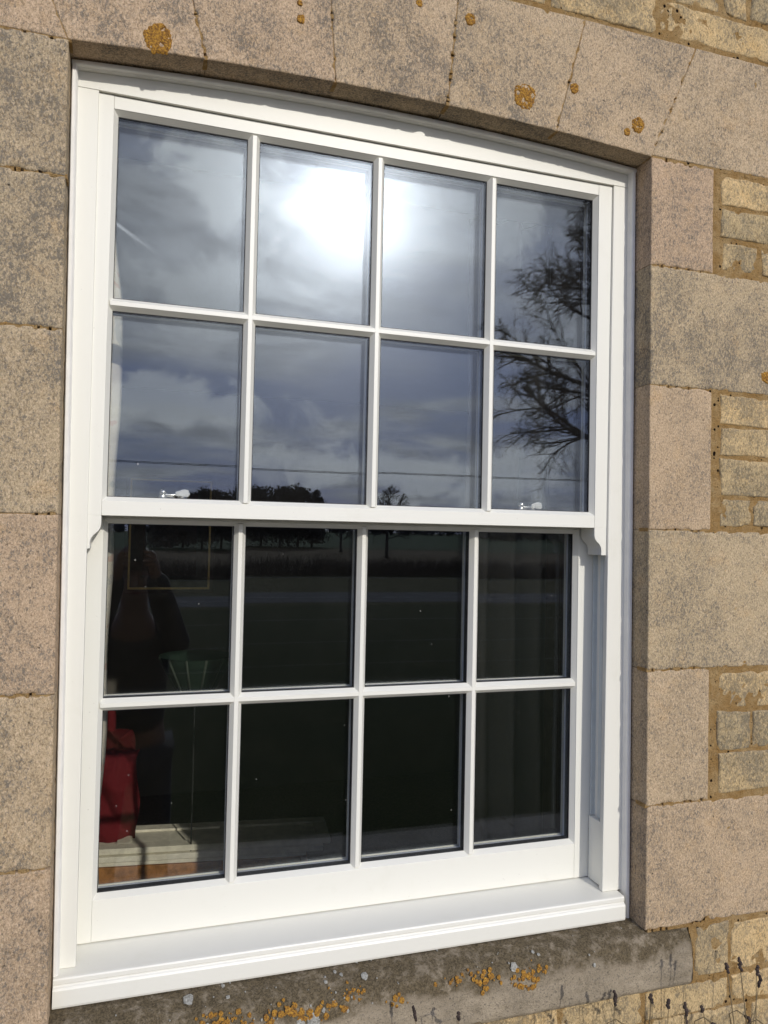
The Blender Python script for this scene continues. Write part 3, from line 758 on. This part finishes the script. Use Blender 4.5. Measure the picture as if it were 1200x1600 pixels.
# ================================================================== THE ROOM BEHIND
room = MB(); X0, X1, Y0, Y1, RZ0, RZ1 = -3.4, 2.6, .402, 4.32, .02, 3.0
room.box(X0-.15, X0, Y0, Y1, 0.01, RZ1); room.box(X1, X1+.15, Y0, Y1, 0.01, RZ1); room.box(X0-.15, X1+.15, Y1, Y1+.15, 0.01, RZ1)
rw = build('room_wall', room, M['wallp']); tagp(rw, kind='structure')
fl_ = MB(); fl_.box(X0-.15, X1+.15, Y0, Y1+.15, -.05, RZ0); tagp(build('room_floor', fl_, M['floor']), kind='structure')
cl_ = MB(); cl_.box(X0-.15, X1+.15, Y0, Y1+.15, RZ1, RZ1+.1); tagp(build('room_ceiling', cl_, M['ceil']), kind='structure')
# curtains
def curtain(name, label, xa, xb_fn, y, z0, z1, amp, folds, mt, ph=0):
    mb = MB(); nu, nv = folds*10, 34
    def fn(u, v):
        z = z0+(z1-z0)*v; xe = xb_fn(v); x = xa + (xe-xa)*u
        a = amp*(1 + .3*nz(u*3, v*2, ph)); yy = y + a*math.sin(u*folds*2*math.pi + ph + .6*nz(u*2, v*3, 5)) + .012*nz(u*9, v*7, ph)
        return (x + .006*nz(v*9, u*4, ph), yy, z)
    mb.grid(fn, nu, nv)
    o = build(name, mb, mt); o.data.materials[0] = mt
    sol = o.modifiers.new('cloth', 'SOLIDIFY'); sol.thickness = .003
    return tagp(o, label, 'curtain')
curtain('curtain', 'cream floral patterned curtain hanging at the left inner edge of the window', -.66, lambda v: -.538 + .018*v/.72 + .003*math.sin(v*30) if v < .75 else -.520 - .06*(v-.75)/.25, .165, Z(-1.36), Z(.50), .016, 2, M['curtain'])
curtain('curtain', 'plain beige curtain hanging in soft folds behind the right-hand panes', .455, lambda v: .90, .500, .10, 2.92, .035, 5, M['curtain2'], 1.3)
# gilt framed picture on the far wall
pic = empty('framed_picture', (-.24, Y1-.03, Z(-.87)), 'thin gilt framed dark picture on the far wall behind the left panes', 'picture')
px0, px1, pz0, pz1 = -.525, .055, Z(-.875), Z(-.070)
def rect_frame(mb, x0, x1, z0, z1, w_, ya, yc):
    mb.box(x0, x1, ya, yc, z0, z0+w_); mb.box(x0, x1, ya, yc, z1-w_, z1); mb.box(x0, x0+w_, ya+.0005, yc, z0+w_, z1-w_); mb.box(x1-w_, x1, ya+.0005, yc, z0+w_, z1-w_)
mb = MB(); rect_frame(mb, px0-.03, px1+.03, pz0-.03, pz1+.03, .03, Y1-.035, Y1-.002); build('outer_frame', mb, M['darkwood'], pic)
mb = MB(); rect_frame(mb, px0, px1, pz0, pz1, .014, Y1-.045, Y1-.002); build('gilt_slip', mb, M['gold'], pic)
mb = MB(); mb.box(px0+.014, px1-.014, Y1-.02, Y1-.002, pz0+.014, pz1-.014); build('mount', mb, M['print'], pic)
mb = MB(); rect_frame(mb, px0+.10, px1-.10, pz0+.10, pz1-.10, .008, Y1-.024, Y1-.0205); mb.box(px0+.108, px1-.108, Y1-.022, Y1-.0205, pz0+.108, pz1-.108); build('print', mb, M['darkwood'], pic)
# red armchair
ch = empty('armchair', (-.75, 3.25, RZ0), 'red upholstered armchair with rolled arms standing at the left of the room', 'armchair')
def cush(mb, x0, x1, y0, y1, z0, z1, puff=.03, sd=1):
    def face(fn): mb.grid(fn, 10, 10)
    cx_, cy_2, cz = (x0+x1)/2, (y0+y1)/2, (z0+z1)/2
    def wrap(u, v):   # rounded box through superellipsoid
        a = 2*math.pi*u; t = math.pi*(v-.5); e = .28
        sg = lambda q: math.copysign(abs(q)**e, q)
        return (cx_+(x1-x0)/2*sg(math.cos(t))*sg(math.cos(a)), cy_2+(y1-y0)/2*sg(math.cos(t))*sg(math.sin(a)), cz+(z1-z0)/2*sg(math.sin(t)) + .012*nz(a*2, t*4, sd))
    mb.grid(wrap, 32, 20)
mb = MB(); cush(mb, -1.26, -.54, 2.85, 3.55, RZ0+.10, RZ0+.34); build('seat_base', mb, M['red'], ch)
mb = MB(); cush(mb, -1.19, -.61, 2.86, 3.50, RZ0+.33, RZ0+.50); build('seat_cushion', mb, M['red'], ch)
mb = MB(); cush(mb, -1.26, -.56, 3.45, 3.68, RZ0+.30, RZ0+.88); build('backrest', mb, M['red'], ch)
for s_ in (-1.40, -.64):
    mb = MB(); cush(mb, s_, s_+.20, 2.84, 3.58, RZ0+.10, RZ0+.70); build('arm', mb, M['red'], ch)
mb = MB()
mb.grid(lambda u, v: (-.675+(.25+.03*nz(v*3, 2, 4))*u+.012*nz(v*5, u*3, 4), 2.80 + .022*math.sin(u*7+v*11+2*nz(u*2, v*3, 1)) + .02*nz(u*5, v*7, 2), .20+.58*v + .01*nz(u*4, v*4, 6)), 30, 50)
o = build('loose_cover', mb, M['red'], ch); so = o.modifiers.new('cloth', 'SOLIDIFY'); so.thickness = .006
for x, y in ((-1.26, 2.92), (-.52, 2.92), (-1.26, 3.56), (-.52, 3.56)):
    mb = MB(); mb.tube([(x, y, RZ0), (x, y, RZ0+.13)], [.018, .028], 8); build('leg', mb, M['darkwood'], ch)
# floor lamp with a dark pleated shade
lx, ly = -.155, 2.62
lp = empty('floor_lamp', (lx, ly, RZ0), 'dark green ribbed lamp shade on a thin stand behind the left panes', 'lamp')
mb = MB(); mb.tube([(lx, ly, RZ0), (lx, ly, RZ0+.02)], [.13, .12], 20); mb.tube([(lx, ly, RZ0+.02), (lx, ly, 1.24)], .0045, 8); build('stand', mb, M['coat'], lp)
def cone(a0, a1, r0, r1, z0, z1, n=10): return lambda u, v: (lx+(r0+(r1-r0)*v)*math.cos(a0+(a1-a0)*u), ly+(r0+(r1-r0)*v)*math.sin(a0+(a1-a0)*u), z0+(z1-z0)*v)
mb = MB(); mb.grid(cone(0, 2*math.pi, .085, .19, 1.10, 1.30), 48, 4); o = build('lamp_shade', mb, M['green'], lp)
so = o.modifiers.new('thick', 'SOLIDIFY'); so.thickness = .003
for k in range(12):
    a = k*math.pi/6+.2; mb = MB(); mb.tube([(lx+.087*math.cos(a), ly+.087*math.sin(a), 1.10), (lx+.193*math.cos(a), ly+.193*math.sin(a), 1.30)], .006, 6); build('rib', mb, M['whitecloth'], o)
# old shutters stacked on bare boards
st_rot = rad(-7)
def rot_pts(mb, c, a):
    mb.v = [(c[0]+(x-c[0])*math.cos(a)-(y-c[1])*math.sin(a), c[1]+(x-c[0])*math.sin(a)+(y-c[1])*math.cos(a), z) for x, y, z in mb.v]; return mb
SC = (0.0, 2.75)
def shutter(z, y0, y1, x0, x1, lbl, t=.045, panels=True):
    root = empty('shutter_panel', (SC[0], SC[1], z), lbl, 'shutter', 'old shutter panels stacked inside the room')
    mb = MB(); n_ = 3; stile_ = .07
    rect = [(x0, x1, y0, y0+stile_), (x0, x1, y1-stile_, y1)]
    for r_ in rect: mb.box(r_[0], r_[1], r_[2], r_[3], z, z+t)
    wv = (x1-x0-stile_*(n_+1))/n_
    for i in range(n_+1):
        a = x0+i*(wv+stile_); mb.box(a, a+stile_, y0+stile_+.0004, y1-stile_-.0004, z, z+t-.0004)
    build('frame', rot_pts(mb, SC, st_rot), M['oldcream'], root, bevel=.003)
    for i in range(n_):
        a = x0+stile_+i*(wv+stile_); mb = MB(); mb.box(a, a+wv, y0+stile_, y1-stile_, z+.004, z+t-.012)
        build('sunk_panel', rot_pts(mb, SC, st_rot), M['oldcream'], root)
    return root
bz = RZ0
for i, (h, y0, x0, x1) in enumerate(((.100, 2.60, -1.05, .50), (.100, 2.585, -1.05, .44), (.022, 2.59, -1.0, .47))):
    mb = MB(); mb.box(x0, x1, y0, y0+.30, bz, bz+h-.003); bz += h
    o = build('timber_board', rot_pts(mb, SC, st_rot), M['orangewood'] if i < 2 else M['oldcream'], None, bevel=.003)
    tagp(o, ['bare orange timber board lying lowest under the stacked shutters', 'bare orange timber board lying second from the floor under the shutters', 'thin cream board lying between the orange boards and the shutters'][i], 'board', 'boards under the stacked shutters')
bz += .004; shutter(bz, 2.575, 2.89, -1.05, .56, 'lower of two cream panelled shutters stacked on orange boards', t=.028); bz += .034
shutter(bz, 2.590, 2.905, -1.05, .60, 'topmost cream panelled shutter of the stack on orange boards', t=.030)

# ================================================================== OUTSIDE, SEEN IN THE REFLECTION
def ground_sheet(name, mt, poly, z, label=None):
    mb = MB(); mb.add([(x, y, z) for x, y in poly], [tuple(range(len(poly)))])
    o = build(name, mb, mt, keepn=True); tagp(o, label, kind='structure'); return o
mb = MB(); 
mb.add([(-2500, 2500, 0), (2500, 2500, 0), (2500, -2500, 0), (-2500, -2500, 0)], [(0, 3, 2, 1)])
tagp(build('ground', mb, M['lawn'], keepn=True), 'short lawn grass in front of the house', kind='structure')
M['bounce'] = make_grass('pale_bounce', (.46, .42, .35), (.52, .48, .41), 60)
ground_sheet('bounce_sheet', M['bounce'], [(-9, -.62), (-9, -3.15), (9, -3.15), (9, -.62)], .006)  # unseen pale sheet added to bounce light up onto the window frame
ground_sheet('verge', M['verge'], [(-300, -16.0), (-300, -29), (300, -33), (300, -20.0)], .004)
ground_sheet('road', M['road'], [(-300, -17.0), (-300, -20.4), (300, -24.0), (300, -20.6)], .008)
ground_sheet('stubble_field', M['stubble'], [(-400, -30), (-400, -72), (400, -84), (400, -34)], .004)
ground_sheet('crop_field', M['crop'], [(-1500, -84), (-1500, -560), (1500, -560), (1500, -84)], .012)
def refl(u, R_):       # ground point seen, mirrored in the glass, at image column u and distance R
    az = yaw + math.atan((u-600)/1202); return (CAM.x + R_*math.sin(az), -CAM.y - R_*math.cos(az))
rr = random.Random(5)
# hedge: bare twiggy thicket along the far verge
hg = MB(); 
for i in range(9000):
    x = rr.uniform(-16, 34); y = -29.5 - (x+300)*4/600 + rr.gauss(0, .35); h = rr.uniform(.45, 1.0)*(1+.25*nz(x*.6, 3)); dx, dy = rr.gauss(0, .16), rr.gauss(0, .12)
    w_ = rr.uniform(.010, .028)
    hg.add([(x-w_, y, 0), (x+w_, y, 0), (x+dx, y+dy, h)], [(0, 1, 2)])
    x2 = x+dx*.5; hg.add([(x2, y-w_, h*.4), (x2, y+w_, h*.4), (x2+dx*2, y+dy*2, h*.85)], [(0, 1, 2)])
tagp(build('hedge', hg, M['hedge'], keepn=True), 'low bare brown hedge running along the far side of the road', 'hedge', kind='stuff')
# post and wire fence on the lawn
fn = empty('wire_fence', (0, -7.2, 0), 'post and wire fence crossing the lawn in front of the house', 'fence')
fy = lambda x: -7.4 - .02*x
for x in (-9, -6.2, -3.4, 5.3, 8.2, 11): 
    mb = MB(); mb.tube([(x, fy(x), 0), (x, fy(x), 1.45)], [.05, .045], 8); build('post', mb, M['post'], fn)
for h in (.35, .62, .89, 1.16, 1.40):
    mb = MB(); mb.tube([(x, fy(x)+.055, h + .004*math.sin(x*1.1)) for x in [(-9+i*.8) for i in range(26)]], .0018, 4); build('wire', mb, M['wire'], fn)
# overhead lines
pl = empty('power_line', (60, -62, 0), 'overhead electricity wires on timber poles beyond the field', 'power line')
for x in (-75, 85): 
    mb = MB(); mb.tube([(x, -60, 0), (x, -60, 8.6)], [.16, .11], 8); mb.box(x-.08, x+.08, -60.8, -59.2, 8.0, 8.14); build('pole', mb, M['post'], pl)
for dy, dz in ((-.6, 0), (.6, 0)):
    mb = MB(); mb.tube([(-75+i*4, -60+dy, 8.2+dz - 1.3*(1-((i-20)/20)**2)) for i in range(41)], .022, 4); build('cable', mb, M['cable'], pl)
# ---- bare trees
def grow(mb, p, d, ln, r, lvl, R_, prm):
    nseg = prm['seg'][min(lvl, len(prm['seg'])-1)]; pts = [p.copy()]; rs = [r]; cur = d.normalized(); q = p.copy()
    rend = max(prm['rmin'], r*.5)
    axis = Vector((R_.gauss(0, 1), R_.gauss(0, 1), R_.gauss(0, 1))).normalized()
    bend = R_.uniform(-1, 1)*prm['bend']
    for i in range(nseg):
        cur = cur + axis.cross(cur)*bend/nseg*1.6 + Vector((R_.gauss(0, 1), R_.gauss(0, 1), R_.gauss(0, 1)))*prm['wig'] + Vector((0, 0, prm['up'][min(lvl, len(prm['up'])-1)]))*.1
        cur.normalize(); q = q + cur*ln/nseg; pts.append(q.copy()); rs.append(r + (rend-r)*(i+1)/nseg)
    mb.tube(pts, rs, 6 if lvl <= 1 else (4 if lvl == 2 else 3), cap=False)
    if lvl >= prm['max']: return
    nc = prm['kids'][min(lvl, len(prm['kids'])-1)]
    for k in range(nc):
        t = (.25 + .75*(k+R_.random()*.8)/nc) if lvl else (.30 + .70*(k+R_.random()*.8)/nc)
        t = min(t, .999); i = min(int(t*nseg), nseg-1); f_ = t*nseg-i
        pp = pts[i].lerp(pts[i+1], f_); tang = (pts[i+1]-pts[i]).normalized(); rad_ = rs[i]+(rs[i+1]-rs[i])*f_
        side = tang.cross(Vector((R_.gauss(0, 1), R_.gauss(0, 1), R_.gauss(0, 1)))).normalized()
        an = rad(R_.uniform(*prm['ang'])); dd = tang*math.cos(an) + side*math.sin(an)
        l2 = ln*R_.uniform(*prm['lr'])*(1 - .35*t if lvl else prm['shape'](t))
        grow(mb, pp, dd, l2, max(prm['rmin'], min(rad_*.72, r*prm['rr'])), lvl+1, R_, prm)
def bare_tree(name, loc, H, seed, prm, label, group=None, trunk=None, guides=()):
    R_ = random.Random(seed); root = empty(name, loc, label, 'tree', group)
    tk = MB(); mb = MB()
    P0 = Vector(loc); top = P0 + Vector((0, 0, H*.78))
    r0 = prm['r0']; nt_ = 14; tp = []; tr_ = []
    for i in range(nt_+1):
        t = i/nt_; tp.append(P0 + Vector((.25*nz(t*2.2, seed)*H*.1, .25*nz(t*2.2, seed+9)*H*.1, t*H*.86))); tr_.append(r0*(1-t)**.8 + .02 + (.35*r0*max(0, 1-t*14)))
    tk.tube(tp, tr_, 10)
    nl = prm['limbs']
    for k in range(nl):
        t = prm['t0'] + (1-prm['t0'])*(k+R_.random()*.6)/nl; t = min(t, .985); i = min(int(t*nt_), nt_-1)
        pp = tp[i].lerp(tp[i+1], t*nt_-i); a = k*2.4 + R_.uniform(-.4, .4)
        elv = rad(R_.uniform(5, 35) + 40*max(0, t-.5)*1.6)
        d = Vector((math.cos(a)*math.cos(elv), math.sin(a)*math.cos(elv), math.sin(elv)))
        grow(mb, pp, d, H*prm['limb']*prm['shape'](t)*R_.uniform(.85, 1.1), max(prm['rmin'], tr_[i]*.50), 0, R_, prm)
    for (t, d, ln, r) in guides:
        i = min(int(t*nt_), nt_-1); grow(mb, tp[i].lerp(tp[i+1], t*nt_-i), Vector(d), ln, r, 0, R_, prm)
    build('trunk', tk, M['bark'], root); build('crown', mb, M['twig'], root)
    return root
shape1 = lambda t: max(.28, math.sin(math.pi*min(1, .18+.82*t))**.7) if t < .95 else .3
bx_, by_ = refl(990, 15.0)
vd = Vector((math.cos(yaw+rad(14)), math.sin(yaw+rad(14)), 0))   # 'to the right' in the mirrored view
big = dict(seg=(10, 8, 6, 5), kids=(9, 8, 8), max=3, ang=(24, 55), lr=(.36, .64), rr=.40, rmin=.0036, bend=.9, wig=.035, up=(.35, .15, -.25, -.5), limbs=17, t0=.36, limb=.27, r0=.17, shape=shape1)
TREE = bare_tree('bare_tree', (bx_, by_, 0), 10.2, 21, big, 'large bare branched tree reflected in the right-hand panes',
          guides=[(.38, tuple(-vd*.95 + Vector((0, 0, .42))), 2.6, .055), (.40, tuple(-vd + Vector((0, 0, .10))), 2.5, .045), (.47, tuple(-vd*.9 + Vector((.1, .1, .7))), 2.0, .045), (.68, tuple(-vd + Vector((0, 0, -.05))), 2.1, .036), (.72, tuple(-vd*.9 + Vector((.1, .2, .35))), 2.0, .034)])
small = dict(seg=(6, 5, 4), kids=(6, 5, 4), max=2, ang=(25, 55), lr=(.5, .75), rr=.6, rmin=.014, bend=.6, wig=.05, up=(.9, .6, .3), limbs=14, t0=.28, limb=.36, r0=.12, shape=shape1)
for i, (u, R_, H, lb) in enumerate(((604, 58, 5.8, 'small bare tree standing alone in the field, taller of two'), (538, 72, 4.4, 'small bare tree in the field near the dark wood'))):
    x, y = refl(u, R_); bare_tree('field_tree', (x, y, 0), H, 40+i, small, lb, 'small bare field trees')
# ---- evergreen copse: individual trees
def leafy(name, loc, H, Wd, seed, label, group):
    R_ = random.Random(seed); root = empty(name, loc, label, 'tree', group)
    tk = MB(); tk.tube([loc, (loc[0], loc[1], H*.6)], [.16, .08], 6); build('trunk', tk, M['bark'], root)
    mb = MB(); cl_s = [(R_.gauss(0, Wd*.28), R_.gauss(0, Wd*.28), H*R_.uniform(.15, .9), R_.uniform(.16, .30)*Wd) for _ in range(46)]
    for cx_, cy2, cz, cr in cl_s:
        cr *= (1.15 - .65*cz/H)*1.1; f_ = 1 - .5*max(0, cz/H-.5)
        for _ in range(150):
            d = Vector((R_.gauss(0, 1), R_.gauss(0, 1), R_.gauss(0, .8))).normalized()*cr*R_.uniform(.35, 1.12)
            c = Vector((loc[0]+cx_*f_+d.x, loc[1]+cy2*f_+d.y, max(.1, cz+d.z))); s_ = R_.uniform(.05, .17)
            a = Vector((R_.gauss(0, 1), R_.gauss(0, 1), R_.gauss(0, 1))).normalized(); e = a.orthogonal().normalized()
            mb.add([c-e*s_, c+a*s_*1.2, c+e*s_, c-a*s_*.6], [(0, 1, 2, 3)])
    for _ in range(420):  # bare twigs breaking the outline
        a = R_.uniform(0, 6.28); z = H*R_.uniform(.35, .86); rr_ = Wd*.42
        p = Vector((loc[0]+math.cos(a)*rr_*R_.random(), loc[1]+math.sin(a)*rr_*R_.random(), z)); d = Vector((math.cos(a)*.5, math.sin(a)*.5, 1))*R_.uniform(.5, 1.1)
        mb.add([p-Vector((.02, 0, 0)), p+Vector((.02, 0, 0)), p+d], [(0, 1, 2)])
    build('crown', mb, M['leafd'], root, keepn=True)
spots = [(262, 92, 4.9, 3.4), (288, 94, 6.0, 3.8), (318, 90, 6.6, 4.2), (348, 92, 6.4, 4.4), (382, 88, 7.4, 4.4), (412, 90, 7.3, 4.6), (442, 87, 7.5, 4.6), (470, 89, 7.2, 4.0), (492, 91, 6.2, 3.2)]
words = ['leftmost, low', 'second from the left', 'third from the left', 'fourth from the left, in the dip', 'fifth from the left', 'sixth from the left', 'tallest, third from the right', 'second from the right', 'rightmost, lowest at the right']
for i, (u, R_, H, Wd) in enumerate(spots):
    x, y = refl(u, R_); leafy('evergreen_tree', (x, y, 0), H, Wd, 60+i, 'dark bushy tree of the reflected copse, %s' % words[i], 'dark copse beyond the road')
# ---- far hazy wood
fwd = MB(); R_ = random.Random(9)
for (u0, u1, Rm, h0, h1, n_) in ((100, 560, 640, 5, 8, 90), (560, 1050, 520, 8, 14, 210), (760, 980, 330, 7, 12, 60)):
    for i in range(n_):
        u = R_.uniform(u0, u1); x, y = refl(u, Rm*R_.uniform(.94, 1.06)); H = R_.uniform(h0, h1)*(1+.3*nz(u*.03, 4)); Wd = H*R_.uniform(.35, .6)
        for _ in range(70):
            d = Vector((R_.gauss(0, 1), R_.gauss(0, 1), R_.gauss(0, 1))).normalized()*R_.uniform(.3, 1)
            c = Vector((x+d.x*Wd, y+d.y*Wd, max(.4, H*.5+d.z*H*.5))); s_ = R_.uniform(.4, 1.1); e = Vector((R_.gauss(0, 1), R_.gauss(0, 1), R_.gauss(0, 1))).normalized(); g = e.orthogonal().normalized()
            fwd.add([c-g*s_, c+e*s_, c+g*s_, c-e*s_], [(0, 1, 2, 3)])
tagp(build('far_wood', fwd, M['leafb'], keepn=True), 'far wood along the horizon, tinted blue-grey for haze', 'wood', kind='stuff')

# ================================================================== LAVENDER UNDER THE WINDOW
def lavender(x0, y0, seed, label, hs, spread=.2, n_=34):
    root = empty('lavender_plant', (x0, y0, 0), label, 'plant', 'lavender plants growing under the window'); R_ = random.Random(seed)
    st = MB(); hdm = MB(); lf = MB()
    for i in range(n_):
        bx0, by0 = x0+R_.gauss(0, .05), y0+R_.gauss(0, .05)
        tx, ty = x0+R_.uniform(-spread, spread), min(-.16, y0+R_.uniform(-.10, .16)); hh = hs*R_.uniform(.88, .985) if i > 5 else hs*R_.uniform(.98, 1.03)
        pts = []
        for k in range(9):
            t = k/8; pts.append(Vector((bx0+(tx-bx0)*t**1.4 + .012*nz(t*3, i, seed), by0+(ty-by0)*t**1.4, hh*t)))
        if i % 6 == 0: pts.append(pts[-1]+Vector((.02, 0, .004))); pts.append(pts[-1]+Vector((.02, -.01, -.014)))
        st.tube(pts, [.0012]*(len(pts)-1)+[.0009], 4)
        e = pts[-1]; dr = (pts[-1]-pts[-2]).normalized(); nh = R_.choice((3, 4, 6))
        hdm = MB()
        for q in range(nh):
            c = e + dr*(q*.0042-.006); rr_ = .0042*(1-.09*abs(q-nh*.4))
            hdm.ell((c.x+R_.gauss(0, .0012), c.y+R_.gauss(0, .0012), c.z), (rr_, rr_, .0034), 7, 5, jit=.4)
        build('flower_head', hdm, M['lavhead'], root)
    for i in range(260):
        a = R_.uniform(0, 6.28); r_ = R_.uniform(0, .19); p = Vector((x0+math.cos(a)*r_, y0+math.sin(a)*r_, R_.uniform(.05, .45))); d = Vector((math.cos(a)*.4, math.sin(a)*.4, 1)).normalized()*R_.uniform(.03, .06); s_ = Vector((-math.sin(a), math.cos(a), 0))*.0022
        lf.add([p-s_, p+d*.6-s_*.8, p+d, p+d*.6+s_*.8, p+s_], [(0, 1, 2, 3, 4)])
        st.tube([(x0+math.cos(a)*.03, y0+math.sin(a)*.03, 0.0), tuple(p)], .0011, 3)
    build('stems', st, M['lavstem'], root); build('foliage', lf, M['leaf'], root, keepn=True)
lavender(.47, -.34, 1, 'dried lavender plant below the right end of the stone sill', Z(-1.34), .14, 12)
lavender(.74, -.36, 2, 'rightmost dried lavender plant, against the yellow stone', Z(-1.335), .15, 18)
lavender(.16, -.33, 3, 'short dried lavender plant below the middle of the stone sill', Z(-1.345), .12, 3)

# ================================================================== THE PERSON TAKING THE PICTURE
PC = CAM.copy()
pr_root = empty('person', (-.47, -2.02, 0), 'person in black coat standing at the glass with both arms raised, holding a phone', 'person')
def skin_obj(name, verts, edges, radii, mt, parent, rootv=0, sub=2, loc=None):
    me = bpy.data.meshes.new(name); me.from_pydata(verts, edges, [])
    o = bpy.data.objects.new(name, me); COL.objects.link(o)
    sk = o.modifiers.new('skin', 'SKIN'); sk.use_smooth_shade = True
    for i, sv in enumerate(me.skin_vertices[0].data if me.skin_vertices else []):
        r_ = radii[i]; sv.radius = r_ if isinstance(r_, tuple) else (r_, r_); sv.use_root = (i == rootv)
    ss = o.modifiers.new('sub', 'SUBSURF'); ss.levels = sub; ss.render_levels = sub
    dg = bpy.context.evaluated_depsgraph_get(); ev = o.evaluated_get(dg)
    me2 = bpy.data.meshes.new_from_object(ev); me2.materials.clear(); me2.materials.append(mt)
    for p_ in me2.polygons: p_.use_smooth = True
    bpy.data.objects.remove(o)
    o2 = bpy.data.objects.new(name, me2); COL.objects.link(o2)
    o2.parent = parent; o2.location = -OFF.get(parent.name, Vector((0, 0, 0))); OFF[o2.name] = Vector((0, 0, 0))
    return o2
def skin_prep(me):
    pass
phone_c = PC - fw*.0105 - u2*.052 + r2*.012
bxp, byp = -.475, -2.02
V_ = []; E_ = []; Rd = []
def av(p, r_, pa=None):
    p = Vector(p); V_.append(tuple(p)); Rd.append(r_)
    if pa is not None: E_.append((pa, len(V_)-1))
    return len(V_)-1
pel = av((bxp, byp, .99), (.155, .105)); wst = av((bxp, byp, 1.16), (.135, .095), pel); chs = av((bxp, byp, 1.37), (.155, .11), wst)
nk0 = av((bxp, byp+.01, 1.515), (.085, .07), chs); nk = av((bxp, byp+.035, 1.59), (.055, .058), nk0); jaw = av((bxp, byp+.06, 1.66), (.062, .075), nk); hd1 = av((bxp, byp+.065, 1.74), (.074, .092), jaw); hd2 = av((bxp, byp+.055, 1.815), (.058, .075), hd1)
def arm(s_):
    sh = av((bxp+s_*.17, byp, 1.49), .060, nk0); el = av((bxp+s_*.185, byp+.23, 1.46), .042, sh); fo = av((bxp+s_*.125, byp+.28, 1.63), .040, el)
    hp = phone_c - u2*.055 + r2*s_*.048 - fw*.010
    wr = av((hp.x+s_*.030, hp.y-.045, hp.z-.075), .026, fo); pa = av((hp.x+s_*.022, hp.y-.022, hp.z-.02), (.020, .034), wr)
    for k in range(4):   # fingers closing round the back of the phone
        base = Vector(V_[pa]) + Vector((0, .014, -.022+.017*k)); tipx = hp.x - s_*(.008+.006*(k % 2))
        f1 = av(base + Vector((-s_*.004, .020, .003)), .0085, pa); f2 = av((hp.x+s_*.004, hp.y+.016 + (-.001*k), base.z+.004), .0080, f1); av((tipx-s_*.006, hp.y+.014, base.z+.006), .0066, f2)
    t1 = av(Vector(V_[pa]) + Vector((-s_*.012, -.012, .016)), .0105, pa); t2 = av((hp.x, hp.y-.016, hp.z+.012), .0092, t1); av((hp.x-s_*.020, hp.y-.015, hp.z+.026), .0078, t2)
    return sh, el, fo, wr
ai = [arm(1), arm(-1)]
def leg(s_):
    h = av((bxp+s_*.095, byp, .91), .088, pel); k_ = av((bxp+s_*.115, byp+.02, .50), .060, h); an = av((bxp+s_*.12, byp-.01, .10), .040, k_); av((bxp+s_*.125, byp+.03, .045), (.042, .036), an); av((bxp+s_*.135, byp+.16, .035), (.040, .026), len(V_)-1)
    return h, k_, an
li = [leg(1), leg(-1)]
body = skin_obj('body', V_, E_, Rd, M['skin'], pr_root)
def cloth(name, idx, edges, grow_, mt, sub=2):
    vv = [V_[i] for i in idx]; mp = {i: k for k, i in enumerate(idx)}
    rr_ = [tuple(x+grow_ for x in (Rd[i] if isinstance(Rd[i], tuple) else (Rd[i], Rd[i]))) for i in idx]
    return skin_obj(name, vv, [(mp[a], mp[c]) for a, c in edges], rr_, mt, pr_root, 0, sub)
ci = [pel, wst, chs, nk0] + [i for a in ai for i in a[:4]]
ce = [(pel, wst), (wst, chs), (chs, nk0)] + [e for a in ai for e in ((nk0, a[0]), (a[0], a[1]), (a[1], a[2]), (a[2], a[3]))]
cloth('coat', ci, ce, .022, M['coat'])
cloth('trousers', [pel]+[i for a in li for i in a], [e for a in li for e in ((pel, a[0]), (a[0], a[1]), (a[1], a[2]))], .018, M['trouser'])
sh_ = MB()
for s_ in (-1, 1):
    sh_.ell((bxp+s_*.13, byp+.08, .048), (.058, .155, .050), 16, 10)
    sh_.box(bxp+s_*.13-.048, bxp+s_*.13+.048, byp-.06, byp+.21, .0, .022)
build('shoes', sh_, M['coat'], pr_root)
hr = MB()
def hairf(u, v):
    a = 2*math.pi*u; t = math.pi*.62*v; d = Vector((math.sin(t)*math.cos(a), math.sin(t)*math.sin(a), math.cos(t))); k = 1+.06*nz(d.x*5, d.y*5, d.z*5)
    lift = .055 if d.y > .25 else 0
    return (bxp+.088*d.x*k, byp+.050+.108*d.y*k, 1.775+.118*d.z*k+lift*v)
hr.grid(hairf, 28, 14); build('hair', hr, M['hair'], pr_root)
fc = MB(); fc.prism([(byp+.150, 1.760), (byp+.178, 1.715), (byp+.150, 1.705)], 'x', bxp-.012, bxp+.012); build('nose', fc, M['skin'], pr_root)
for s_ in (-1, 1):
    fc = MB(); fc.ell((bxp+s_*.085, byp+.045, 1.74), (.010, .022, .032), 10, 8); build('ear', fc, M['skin'], pr_root)
    fc = MB(); fc.ell((bxp+s_*.032, byp+.146, 1.757), (.012, .009, .007), 10, 8); build('eye', fc, M['darkwood'], pr_root)
fc = MB(); fc.ell((bxp, byp+.150, 1.682), (.024, .008, .005), 12, 6); build('mouth', fc, M['red'], pr_root)
# the phone: a slab lying behind the camera's own position
ph = MB(); v = []
for dz in (.0, -.008):
    for a, c in ((-.0375, -.080), (.0375, -.080), (.0375, .080), (-.0375, .080)): v.append(phone_c + r2*a + u2*c + fw*(dz))
ph.add(v, [(0, 1, 2, 3), (7, 6, 5, 4), (0, 4, 5, 1), (1, 5, 6, 2), (2, 6, 7, 3), (3, 7, 4, 0)])
tagp(build('phone', ph, M['phone'], None, bevel=.003), 'black smartphone held up in both hands in front of the face', 'phone')
